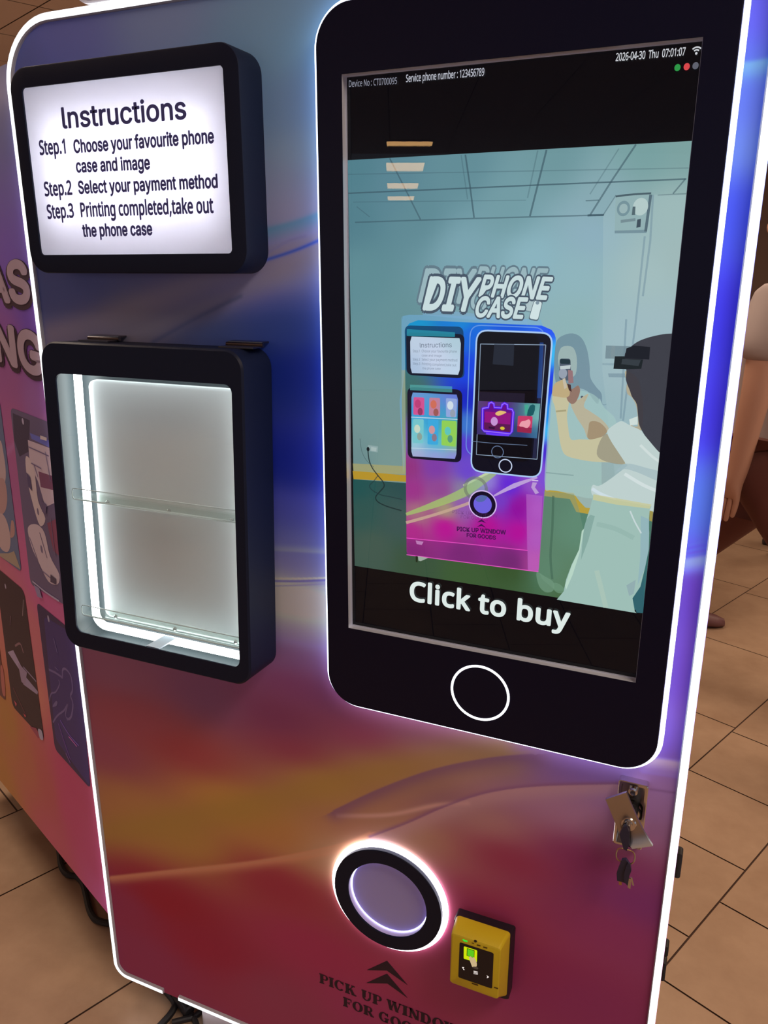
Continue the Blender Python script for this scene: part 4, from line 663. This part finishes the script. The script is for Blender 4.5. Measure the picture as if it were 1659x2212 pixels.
mb=MB(); mb.loft([cl(CX0+.0032,CX1-.0032,.0032,CH-.0032,.026,.052),cl(CX0+.0032,CX1-.0032,.0032,CH-.0032,.026,.003)],False,True); lab(mb.build('case_liner',mat('grey_case_liner',(58,66,70),.5),DC,xf=case_xf),'grey inner lining')
pth=rrect(CX0+.0185,CX1-.0185,-CH+.0195,-.0195,.022,10)
mb=MB(); mb.tube([(x,-.021,z) for x,z in pth],.0064,12,closed=True); lab(mb.build('case_light_strip',CASELED,DC,xf=case_xf),'white light tube round the inside')
mb=MB()
sx=(-.452,-.158,.060,.452)
mb.loft([cl(sx[0]-.001,sx[1]+.001,sx[2]-.001,sx[3]+.001,.012,.004),cl(sx[0],sx[1],sx[2],sx[3],.012,.013),cl(sx[0]+.003,sx[1]-.003,sx[2]+.003,sx[3]-.003,.011,.0145)],False,True); lab(mb.build('back_panel',mat('white_acrylic_slab',(230,234,236),.35),DC,xf=case_xf),'white acrylic back slab')
def shelf(h):
    m=MB(); x0,x1=-.468,-.149
    lip=[(x,z) for x,z in rrect(x0,x1,-h,-h+.018,.006,5)]
    m.loft([[(x,-.050,z) for x,z in lip],[(x,-.047,z) for x,z in lip]],True,True)
    m.tube([(x,-.0485,z) for x,z in lip],.0008,6,closed=True,mi=1)
    m.box(x0+.004,x1-.004,-.047,-.0155,-h,-h+.003); m.tube([(x0+.004,-.0475,-h+.0005),(x1-.004,-.0475,-h+.0005)],.0011,6,mi=1); m.tube([(x0+.02,-.0176,-h-.0115),(x1-.01,-.0176,-h-.0115)],.0007,6,mi=1)
    m.box(x0+.02,x1-.01,-.0175,-.0147,-h-.012,-h)
    o=lab(m.build('shelf',[ACRYL,mat('painted_edge_glow',(222,230,230),.2)],DC,xf=case_xf),'clear acrylic ledge'); return o  # pale rim tubes paint in the light piped to the acrylic edges
for h in (.245,.441-.0): shelf(h)
for h in (.252,.447):
    for x in (-.425,-.305,-.19):
        m=MB(); m.lathe((x,-.0176,-h),(0,-1,0),[(.0035,0),(.0035,.002),(.0018,.0034)],14,False,True); m.build('screw',CHROME,DC,xf=case_xf)
for x in (-.41,-.16):
    m=MB(); a=x-.03
    m.tube([(a,.012,HZ+.005),(a+.06,.012,HZ+.005)],.0032,10); m.box(a+.002,a+.058,.012,.0295,HZ+.007,HZ+.0092); m.box(a+.002,a+.058,-.012,.012,HZ+.002,HZ+.004); m.build('case_hinge',mat('dull_steel_hinge',(120,116,118),.3,1.),DC)
bq=-.31; m=MB(); m.box(bq-.012,bq+.012,-.0680,-.024,-.4615,-.4592); m.build('latch_plate',ALU,DC,xf=case_xf)

# --- pick up window
PC=(.054,ZF-1.194)
def ring(m,prof,n=72,mi=0): m.lathe((PC[0],0,PC[1]),(0,1,0),prof,n,mi=mi)
mb=MB(); ring(mb,[(.0935,.029),(.0935,.0178),(.0925,.0168),(.0695,.0168),(.0685,.0178),(.0685,.029)]); PW=lab(mb.build('pick_up_window',BLACK,VM),'round black pick up opening with a light ring')
mb=MB(); ring(mb,[(.0937,.0288),(.0937,.0240),(.1005,.0240),(.1015,.0248),(.1015,.030)]); lab(mb.build('light_ring',RINGLED,PW),'white light ring round the opening')
mb=MB(); ring(mb,[(.0683,.019),(.0683,.0292)]); mb.build('opening_sleeve',mat('lilac_plastic',(206,196,236),.4),PW)
mb=MB(); ring(mb,[(.0665,.0288),(.0683,.0288)]); mb.build('inner_light_ring',emis('inner_ring_light',(.74,.74,1.),6.),PW)
mb=MB(); mb.lathe((PC[0],.0292,PC[1]),(0,1,0),[(.0001,0),(.03,0),(.0684,0)],72); lab(mb.build('flap',mat('lilac_flap',(186,182,255),.42),PW),'lilac plastic flap closing the opening')

# --- wording under it
def glyph(ch):
    """bold slab-like capitals, cap height 1 -> (polys, width)"""
    S,Tn,sh,ov=.29,.14,.11,.075; P=[]
    r=lambda x0,x1,y0,y1: P.append([(x0,y0),(x1,y0),(x1,y1),(x0,y1)])
    def stem(x,w=S,t=True,b=True):
        r(x,x+w,0,1)
        if b: r(x-ov,x+w+ov,0,sh)
        if t: r(x-ov,x+w+ov,1-sh,1)
    def arc(cx,cy,rx,ry,ix,iy,a0,a1,n=24):
        A_=[a0+(a1-a0)*k/n for k in range(n+1)]
        o=[(cx+rx*math.cos(t),cy+ry*math.sin(t)) for t in A_]; i=[(cx+ix*math.cos(t),cy+iy*math.sin(t)) for t in A_]
        for k in range(n): P.append([o[k],o[k+1],i[k+1],i[k]])
    def diag(x0,y0,x1,y1,w): P.append([(x0-w/2,y0),(x0+w/2,y0),(x1+w/2,y1),(x1-w/2,y1)])
    if ch=='I': stem(ov); return P,S+2*ov
    if ch in 'PR':
        stem(ov,S,True,True); x=ov+S-.02; r(x,x+.16,1-.075,1); r(x,x+.16,.44,.515); arc(x+.16,.72,.30,.28,.09,.2,-PI/2,PI/2)
        if ch=='R': diag(x+.14,.5,x+.42,0,.26); r(x+.28,x+.6,0,sh); return P,.9
        return P,.8
    if ch in 'CG':
        arc(.45,.5,.45,.52,.2,.43,PI*.2,PI*1.78); r(.74,.82,.66,1.0); 
        if ch=='G': r(.58,.82,.0,.44); r(.5,.92,.37,.45); return P,.95
        return P,.88
    if ch=='K':
        stem(ov); x=ov+S; diag(x-.02,.4,x+.36,1-sh*.5,.12); diag(x+.14,.58,x+.42,0,.28); r(x+.2,x+.52,1-sh,1); r(x+.22,x+.66,0,sh); return P,1.0
    if ch=='U':
        r(ov,ov+S,.3,1); r(0,S+2*ov,1-sh,1); r(.68,.68+Tn,.3,1); r(.6,.88,1-sh,1); arc(.425+.01,.32,.36,.34,.16,.24,PI,2*PI); return P,.9
    if ch=='W':
        for a,b,w_ in ((.12,.34,.27),(.56,.34,.1),(.56,.84,.27),(1.1,.84,.1)): diag(b,0,a,1,w_)
        r(-.06,.34,1-sh,1); r(.42,.78,1-sh,1); r(.98,1.24,1-sh,1); return P,1.22
    if ch=='N':
        r(.12,.12+Tn,0,1); r(.02,.34,0,sh); r(0,.3,1-sh,1); diag(.72,0,.2,1,.28); r(.72,.72+Tn,0,1); r(.62,.92,1-sh,1); return P,.92
    if ch=='D':
        stem(ov); x=ov+S-.02; r(x,x+.12,1-sh,1); r(x,x+.12,0,sh); arc(x+.12,.5,.42,.5,.17,.41,-PI/2,PI/2); return P,.93
    if ch=='O': arc(.47,.5,.47,.52,.2,.43,0,2*PI,40); return P,.94
    if ch=='F': stem(ov); r(ov+S,.78,1-sh,1); r(.7,.78,.7,1); r(ov+S,.58,.47,.55); r(.52,.6,.36,.66); return P,.8
    if ch=='S':
        c_=[(.66,.78),(.5,.94),(.3,.93),(.17,.76),(.32,.58),(.54,.44),(.62,.24),(.45,.06),(.25,.06),(.09,.24)]; pts=spline(c_,5,False); wd=[.1+.15*math.exp(-((k/len(pts)-.5)/.18)**2) for k in range(len(pts))]
        rb=ribbon(pts,wd); n=len(pts)
        for k in range(n-1): P.append([rb[k],rb[k+1],rb[2*n-2-k],rb[2*n-1-k]])
        r(.62,.7,.66,1); r(.04,.12,0,.34); return P,.74
    return P,.34
def serif(words,p0,x1,cap):
    polys=[];x=0
    for ch in words:
        P_,w_=glyph(ch) if ch!=' ' else ([],.34)
        polys+=[[(a+x,b) for a,b in q] for q in P_]; x+=w_+.07
    k=(x1-p0[0])/(x-.07); m=MB()
    for i,q in enumerate(polys): m.add([(p0[0]+a*k,.0294-.00001*(i%3),p0[1]+b*cap) for a,b in q],[tuple(range(len(q)))])
    return lab(m.build('door_lettering',DARKINK,PANEL,smooth=False,weld=False),'dark words '+words)
serif('PICK UP WINDOW',(-.0798,ZF-1.4325),.181,.0212); serif('FOR GOODS',(-.0335,ZF-1.4645),.136,.0205)
for q in ([(0.0501,0.3506),(0.0132,0.3152),(0.0501,0.3299),(0.0872,0.3154)],[(0.0501,0.3230),(0.0121,0.2866),(0.0511,0.3025),(0.0875,0.2877)]):
    m=MB(); m.slab(q,.0294,.0299); m.build('arrow_mark',DARKINK,PANEL,smooth=False)

# --- swing handle lock
mb=MB(); LX0,LX1,LZ0,LZ1=.3905,.4285,ZF-.972,ZF-.871
f=lambda i,y,r: at_y(rrect(LX0+i,LX1-i,LZ0+i,LZ1-i,r,4),y)
mb.loft([f(0,.0299,.003),f(0,.018,.003),f(.001,.017,.003),f(.004,.017,.002),f(.004,.0285,.002)],False,True)
LK=lab(mb.build('door_lock',CHROME,VM),'chrome lock plate with its handle swung out')
mb=MB(); mb.lathe((.4095,.0284,ZF-.888),(0,-1,0),[(.006,0),(.006,.006),(.0035,.007),(.0035,.009)],20,False,True); mb.build('lock_bolt',CHROME,LK)
mb=MB(); mb.tube([(.4095+.0135*math.cos(t),.0225,ZF-.922+.0135*math.sin(t)) for t in np.linspace(-.4,2.2,14)],.0018,8); mb.build('lock_seal',RUBBER,LK)
rowsL=[((0.3791,0.7981),(0.4038,0.8160),-.017),((0.3865,0.7776),(0.4120,0.7940),-.012),((0.3941,0.7584),(0.4203,0.7745),-.008),((0.4017,0.7433),(0.4292,0.7580),-.007),((0.4105,0.7360),(0.4367,0.7490),-.010),((0.4184,0.7315),(0.4428,0.7439),-.014)]
mb=MB(); loops=[]
for a,b,y in rowsL: loops.append([(a[0],y,a[1]),(b[0],y,b[1]),(b[0],y+.004,b[1]),(a[0],y+.004,a[1])])
mb.loft(loops,True,True); lab(mb.build('lock_handle',mat('brushed_steel',(176,170,166),.3,1.),LK,smooth=True),'bent steel swing handle')
c=(0.4101,0.7634); mb=MB(); mb.lathe((c[0],-.007,c[1]),(0,-1,0),[(.0105,-.012),(.0105,.001),(.009,.003),(.0055,.003),(.0055,.0045),(.001,.0045)],28,False,True); mb.build('lock_cylinder',CHROME,LK)
mb=MB(); mb.lathe((c[0]+.004,.0,c[1]+.004),(0,-1,0),[(.005,-.0285),(.005,.007)],16); mb.build('handle_spindle',RUBBER,LK)

# --- lit roof sign, only its lower corner shows
sg=rrect(-.4215,.3,ZF+.1235,ZF+.36,.03,8); sg2=rrect(-.4175,.296,ZF+.1275,ZF+.356,.027,8)
mb=MB(); mb.loft([at_y(sg2,.036),at_y(sg2,.03)],False,True); RS=lab(mb.build('roof_sign',mat('blue_sign_face',(70,70,160),.4),VM),'blue sign board on top of the door')
mb=MB(); mb.loft([at_y(sg2,.0305),at_y(sg2,.028),at_y(sg,.028),at_y(sg,.055),at_y(sg2,.055)],False,True); mb.build('sign_edge',mat('white_sign_edge',(235,235,245),.4),RS)

# ================================================================== CARD READER
CR=thing('card_reader','yellow card payment reader mounted on the door beside the round window','card reader',(.216,.03,ZF-1.24))
def q4(x0,x1,zt,zb,y,r=.004): return at_y(rrect(x0,x1,ZF+zb,ZF+zt,r,4),y)
mb=MB(); mb.loft([q4(.171,.2625,-1.1745,-1.298,.0299),q4(.171,.2625,-1.1745,-1.300,.012),q4(.173,.2615,-1.172,-1.292,.004)],True,True); lab(mb.build('reader_base',mat('dark_reader_plastic',(34,26,38),.5),CR),'dark back housing')
YEL=mat('yellow_plastic',(226,200,34),.38)
mb=MB(); mb.loft([q4(.1775,.2605,-1.1635,-1.286,.0042,.005),q4(.1765,.2605,-1.1625,-1.284,.0015,.005),q4(.1782,.256,-1.165,-1.2625,-.024,.005),q4(.1792,.2552,-1.1665,-1.2605,-.0285,.005),q4(.181,.2535,-1.169,-1.258,-.030,.004)],True,True)
YB=lab(mb.build('reader_body',YEL,CR),'yellow wedge body')
def rp(pts,y,col,name,parent,em=None,lift=0):
    m=MB(); m.poly(pts,y); return m.build(name,emis('reader_'+name,lin(col),em) if em else mat('reader_'+name,col,.35),parent,smooth=False)
SCc=case_outline([(0.1931,0.5029),(0.2452,0.5037),(0.2456,0.4373),(0.1929,0.4364)],.003)
RSn=rp(SCc,-.0303,(26,20,28),'reader_screen',CR); lab(RSn,'black screen with lit symbols')
rp(case_outline([(0.1997,0.4980),(0.2204,0.4987),(0.2206,0.4764),(0.2002,0.4748)],.002),-.0304,(208,226,14),'card_symbol',RSn,1.)
rp([(0.2046,0.4966),(0.2163,0.4971),(0.2164,0.4829),(0.2046,0.4824)],-.0305,(22,60,20),'symbol_edge',RSn); rp([(0.2055,0.4958),(0.2156,0.4960),(0.2157,0.4837),(0.2055,0.4832)],-.03055,(96,200,30),'symbol_field',RSn,1.)
rp(spline([(0.2083,0.4809),(0.2110,0.4838),(0.2133,0.4822),(0.2160,0.4842),(0.2198,0.4780),(0.2208,0.4706),(0.2181,0.4660),(0.2146,0.4645),(0.2115,0.4710)],4),-.0306,(214,186,140),'hand_symbol',RSn,.9); rp(spline([(0.2139,0.4651),(0.2188,0.4680),(0.2231,0.4673),(0.2218,0.4641),(0.2168,0.4637)],4),-.03065,(120,120,120),'cuff_symbol',RSn)
for pts in ([(0.1981,0.4583),(0.2017,0.4594),(0.2000,0.4564),(0.2026,0.4549),(0.2008,0.4537)],[(0.2362,0.4592),(0.2402,0.4574),(0.2375,0.4541),(0.2364,0.4541),(0.2377,0.4564)],[(0.2162,0.4589),(0.2226,0.4599),(0.2227,0.4587),(0.2162,0.4577)],[(0.2163,0.4565),(0.2227,0.4575),(0.2228,0.4563),(0.2163,0.4553)],[(0.2164,0.4543),(0.2228,0.4553),(0.2228,0.4543),(0.2164,0.4533)]): rp(pts,-.0305,(250,236,230),'key_symbol',RSn,1.)
rp([(0.1968,0.5092),(0.1986,0.5105),(0.2051,0.5099),(0.2048,0.5076),(0.1994,0.5068)],-.0303,(60,226,60),'status_light',CR,1.)
m=MB(); c=(0.2170,0.5143); m.lathe((c[0],-.0299,c[1]),(0,-1,0),[(.0022,0),(.0022,.0006),(.0005,.0006)],14,False,True); m.build('lens',RUBBER,CR)
for q in ([(0.2115,0.5095),(0.2150,0.5097),(0.2151,0.5084),(0.2115,0.5082)],[(0.2193,0.5093),(0.2249,0.5098),(0.2250,0.5077),(0.2194,0.5072)],[(0.2292,0.5094),(0.2355,0.5099),(0.2352,0.5076),(0.2293,0.5073)],[(0.2141,0.4354),(0.2242,0.4358),(0.2239,0.4331),(0.2142,0.4328)],[(0.2482,0.4424),(0.2545,0.4426),(0.2546,0.4404),(0.2483,0.4403)]): rp(q,-.0303,(84,58,14),'small_print',CR)

# ================================================================== KEYS in the lock
KB=thing('key_bunch','bunch of black headed keys hanging from the chrome door lock','keys',(c[0],-.02,ZF-.97))
BOW=mat('black_key_head',(44,46,74),.3); BRASS=mat('worn_brass',(196,164,116),.3,1.); STEEL=mat('key_steel',(206,204,200),.25,1.)
def key(pts,y0,y1,tip=None,tm=STEEL,lbl=None):
    m=MB(); m.slab(pts,y0,y1); k=m.build('key',BOW,KB,angle=25)
    if lbl: lab(k,lbl)
    if tip: t=MB(); t.slab(tip,y0+.0012,y1-.0012); t.build('key_blade',tm,k)
key([(0.4043,0.7645),(0.4087,0.7674),(0.4124,0.7592),(0.4141,0.7389),(0.4120,0.7295),(0.4078,0.7310),(0.4007,0.7519)],-.0185,-.0125,None,STEEL,'key standing in the lock')
m=MB(); c2=(0.4098,0.7645); m.tube([(c2[0],-.0155,c2[1]),(c2[0]+.001,-.009,c2[1]+.002)],.003,10); m.build('key_shank',STEEL,KB)
c2=(0.4109,0.7191); m=MB(); rr=.0118; m.tube([(c2[0]+rr*math.cos(t),-.0155+.002*math.sin(3*t),c2[1]+rr*1.0*math.sin(t)) for t in np.linspace(0,2*PI,37)[:-1]],.0009,8,closed=True); lab(m.build('split_ring',BRASS,KB),'thin metal key ring')
key([(0.4068,0.7115),(0.4120,0.7140),(0.4153,0.7100),(0.4140,0.6977),(0.4152,0.6772),(0.4103,0.6777),(0.4037,0.6776),(0.4022,0.6891),(0.4047,0.7019)],-.0165,-.0115,[(0.4053,0.6789),(0.4096,0.6781),(0.4101,0.6716),(0.4066,0.6710)],BRASS)
key([(0.4153,0.7138),(0.4185,0.7105),(0.4204,0.7023),(0.4188,0.6944),(0.4179,0.6776),(0.4133,0.6820),(0.4118,0.6934),(0.4131,0.7057)],-.0205,-.0165,[(0.4174,0.6886),(0.4215,0.6886),(0.4217,0.6730),(0.4181,0.6739)],STEEL,'bluish dark key hanging in front')
m=MB(); m.slab([(0.4202,0.6927),(0.4226,0.6921),(0.4260,0.6807),(0.4236,0.6813)],-.021,-.0195); m.build('key_tag',STEEL,KB)

# ================================================================== CABLES AND ADAPTER on the floor
def cable(pts,r,label,sm=6):
    P_=spline(pts,sm,False); m=MB(); m.tube([(x,y,r+.0004) for x,y in P_],r,10); return tag(m.build('power_cable',RUBBER),label,'cable','black cables on the floor')
cable([(-1.0673,0.3610),(-0.9963,0.3043),(-0.9611,0.2737),(-0.9350,0.2565),(-0.9102,0.2499),(-0.8897,0.2536),(-0.8566,0.2408),(-0.8217,0.2147),(-0.7830,0.1839),(-0.7557,0.1682),(-0.7350,0.1652),(-0.7065,0.1702),(-0.6711,0.1841)],.0075,'black cable looping out from under the printed cabinet side')
cable([(-0.5141,0.0808),(-0.4927,0.0814),(-0.4693,0.0731),(-0.4443,0.0624),(-0.4344,0.0525),(-0.4310,0.0332),(-0.4329,0.0120),(-0.4358,-0.0158)],.007,'black cable bending left below the gap in the door strip')
cable([(-0.5065,0.0866),(-0.4808,0.0878),(-0.4625,0.0859),(-0.4406,0.0760),(-0.4165,0.0627),(-0.3925,0.0522),(-0.3713,0.0388),(-0.3439,0.0134)],.006,'black cable with a thick sleeve below the gap in the door strip')
cable([(-0.4171,0.0211),(-0.4003,0.0351),(-0.3852,0.0485),(-0.3790,0.0650),(-0.3797,0.0787),(-0.3878,0.0965)],.006,'black cable crossing toward the white plug adapter')
cable([(-0.3402,0.0842),(-0.3220,0.0806),(-0.3086,0.0706),(-0.2903,0.0530)],.006,'black cable just right of the white plug adapter')
m=MB(); q=[(-0.4464,0.0758),(-0.3947,0.0490)]; m.tube([(q[0][0],q[0][1],.0132),(q[0][0]*.95+q[1][0]*.05,q[0][1]*.95+q[1][1]*.05,.0132),(q[1][0]*.95+q[0][0]*.05,q[1][1]*.95+q[0][1]*.05,.0132),(q[1][0],q[1][1],.0132)],[.009,.0128,.0128,.009],12)
tag(m.build('cable_sleeve',RUBBER),'fat black connector sleeve on the cable under the door','cable connector')
AD=thing('plug_adapter','white plug adapter lying under the lit bottom edge of the door','plug adapter',(-.335,.1,0))
m=MB(); a=(-0.3450,0.0683); hx,hy=.034,.05
def rot(x,y,z): return (a[0]+x*.92-y*.39,a[1]+.03+x*.39+y*.92,z)
lp=lambda s,z:[rot(x,y,z) for x,y in rrect(-hx*s,hx*s,-hy*s,hy*s,.008,4)]
m.loft([lp(.97,.0),lp(1,.004),lp(1,.040),lp(.95,.045)],True,True); m.build('adapter_body',mat('white_plastic',(232,228,236),.4),AD)
m=MB(); m.lathe(rot(0,-.015,.045),(0,0,1),[(.02,-.0005),(.02,.002),(.016,.002),(.016,.0003)],28,False,True); m.build('adapter_socket',mat('pale_plastic',(206,204,214),.4),AD)
for dx in (-.006,.006):
    m=MB(); m.lathe(rot(dx,-.015,.0452),(0,0,1),[(.0026,0),(.0026,.0012)],12,False,True); m.build('socket_hole',RUBBER,AD)

# ================================================================== PEOPLE walking past on the right
def skin_chain(name, nodes, edges, m, parent, root=0, sub=2):
    me=bpy.data.meshes.new(name); me.from_pydata([n[0] for n in nodes],edges,[])
    o=bpy.data.objects.new(name,me); COL.objects.link(o); WORLD[o]=Vector((0,0,0))
    sk=o.modifiers.new('skin','SKIN'); sk.use_smooth_shade=True
    for i,v in enumerate(me.skin_vertices[0].data):
        r=nodes[i][1]; v.radius=(r,r) if not isinstance(r,tuple) else r; v.use_root=(i==root)
    ss=o.modifiers.new('subdivision','SUBSURF'); ss.levels=sub; ss.render_levels=sub
    dg=bpy.context.evaluated_depsgraph_get(); ev=o.evaluated_get(dg); me2=bpy.data.meshes.new_from_object(ev)
    bpy.data.objects.remove(o); me2.name=name; me2.materials.clear(); me2.materials.append(m)
    me2.polygons.foreach_set('use_smooth',[True]*len(me2.polygons))
    return put(name,me2,Vector((0,0,0)),parent)
SKIN=mat('skin',(196,148,124),.5); HAIR=mat('dark_hair',(38,28,26),.5)
def person(loc, ang, label, shirt, pants, shoe, stride=.0, armswing=.0, H=1.68):
    T_=thing('person',label,'person',loc); k=H/1.7
    ca,sa=math.cos(ang),math.sin(ang)
    def w(f,l,z): # forward, left, up
        f*=k;l*=k;z*=k; return Vector((loc[0]+f*ca-l*sa, loc[1]+f*sa+l*ca, z))
    legs={}
    for s in (1,-1):
        st=stride*(-s)                       # right leg leads
        hip=(0,.09*s,.9); knee=(st*.62,.1*s,.50+abs(st)*.06); ank=(st*1.25-(.16 if st<0 else 0),.1*s,.09+(.06 if st<0 else .0)); legs[s]=(hip,knee,ank)
    N=[(w(0,0,.95),.13),(w(.01,0,1.1),(.12)),(w(.0,0,1.28),.135),(w(-.01,0,1.42),.085),(w(.0,0,1.5),.052),(w(.025,0,1.57),.075),(w(.03,0,1.65),.085)]; E=[(i,i+1) for i in range(6)]
    for s in (1,-1):
        hip,kn,an=legs[s]; b=len(N)
        N+=[(w(*hip),.085),(w((hip[0]+kn[0])/2,(hip[1]+kn[1])/2,(hip[2]+kn[2])/2),.07),(w(*kn),.052),(w((kn[0]+an[0])/2-.02,an[1],(kn[2]+an[2])/2+.03),.048),(w(*an),.034),(w(an[0]+.03,an[1],an[2]-.03),.026)]
        E+=[(0,b),(b,b+1),(b+1,b+2),(b+2,b+3),(b+3,b+4),(b+4,b+5)]
        aw=armswing*s; b=len(N)
        N+=[(w(-.01,.17*s,1.40),.058),(w(aw*.4,.21*s,1.14),.042),(w(aw*1.0+.03,.22*s,.92),.03),(w(aw*1.15+.045,.22*s,.86),(.02,.034))]
        E+=[(2,b),(b,b+1),(b+1,b+2),(b+2,b+3)]
        pb=b+3
        for fi,(df,ln) in enumerate(((-.027,.062),(-.009,.078),(.009,.082),(.026,.074))):
            q=len(N); f0=aw*1.18+.05
            N+=[(w(f0+df,.222*s,.84),.0095),(w(f0+df+.006,.219*s,.84-ln*.6),.0085),(w(f0+df+.014,.212*s,.84-ln),.007)]; E+=[(pb,q),(q,q+1),(q+1,q+2)]
        q=len(N); N+=[(w(aw*1.1+.085,.205*s,.855),.010),(w(aw*1.1+.105,.195*s,.825),.0085)]; E+=[(pb,q),(q,q+1)]
    skin_chain('body',N,E,SKIN,T_,0)
    # face
    m=MB(); m.ell(w(.118,0,1.6),(.012,.012,.02),10,8); m.build('nose',SKIN,T_)
    for s in (1,-1): m=MB(); m.ell(w(.035,.083*s,1.6),(.012,.012,.028),10,8); m.build('ear',SKIN,T_)
    for s in (1,-1): m=MB(); m.ell(w(.104,.032*s,1.625),(.011,.011,.007),10,8); m.build('eye',mat('eye_dark',(40,30,28),.2),T_)
    m=MB(); m.ell(w(.103,0,1.555),(.01,.022,.006),12,6); m.build('mouth',mat('lip',(160,84,80),.5),T_)
    m=MB(); m.ell(w(.0,0,1.665),(.108,.108,.088),20,12); m.ell(w(-.045,0,1.60),(.075,.088,.1),18,10); m.build('hair',HAIR,T_)
    # shirt with short sleeves
    Ns=[(w(.0,0,.86),(.17)),(w(0,0,1.0),.155),(w(.01,0,1.15),.15),(w(0,0,1.3),.155),(w(-.01,0,1.42),.1)]; Es=[(0,1),(1,2),(2,3),(3,4)]
    for s in (1,-1):
        b=len(Ns); Ns+=[(w(-.01,.17*s,1.39),.075),(w(armswing*s*.25,.205*s,1.22),.07)]; Es+=[(3,b),(b,b+1)]
    skin_chain('shirt',Ns,Es,mat(shirt[0],shirt[1],.8),T_,0)
    Np=[(w(0,0,.94),.15)]; Ep=[]
    for s in (1,-1):
        hip,kn,an=legs[s]; b=len(Np); end=.55 if pants[2] else .92
        Np+=[(w(*hip),.11)]+[(w(*[hip[i]+(kn[i]-hip[i])*t for i in range(3)]),r) for t,r in ((.5,.098),(1.,.086))]; Ep+=[(0,b),(b,b+1),(b+1,b+2)]
        if not pants[2]:
            Np+=[(w(*[kn[i]+(an[i]-kn[i])*t for i in range(3)]),r) for t,r in ((.5,.075),(.92,.066))]; Ep+=[(b+2,b+3),(b+3,b+4)]
    skin_chain('trousers',Np,Ep,mat(pants[0],pants[1],.8),T_,0)
    for s in (1,-1):
        an=legs[s][2]; m=MB(); lift=an[2]-.09
        secs=[(-.085,.026,.05),(-.06,.036,.085),(0,.038,.09),(.07,.044,.065),(.13,.042,.05),(.165,.02,.035)]
        m.loft([[w(an[0]+f,an[1]+wd*math.cos(t),lift+.001+(h*.5+h*.5*math.sin(t))) for t in np.linspace(0,2*PI,13)[:-1]] for f,wd,h in secs],True,True); m.build('shoe',mat(shoe[0],shoe[1],.5),T_,angle=60)
    return T_
person((.625,1.68,0),math.radians(152),'person in a pale grey T-shirt and brown trousers striding past behind the right door edge',('pale_grey_cotton',(176,160,156)),('brown_cloth',(104,58,50),False),('brown_shoe',(92,58,48)),.52,-.02)
sp=(0.5140,2.5498); person((sp[0]-.375,sp[1]-.08,0),math.radians(18),'person hidden behind the door, brown shoe tip showing past its right edge',('plum_cotton',(110,70,84)),('dark_trouser_cloth',(60,46,52),False),('mauve_brown_shoe',(112,72,72)),.2,.03)
sp=(0.7543,3.5824); person((sp[0]+.16,sp[1]+.1,0),math.radians(190),'person far off at the right frame edge in dark shoes',('grey_cotton',(120,112,116)),('navy_trouser_cloth',(50,48,62),False),('dark_shoe',(44,34,40)),0.,.03)
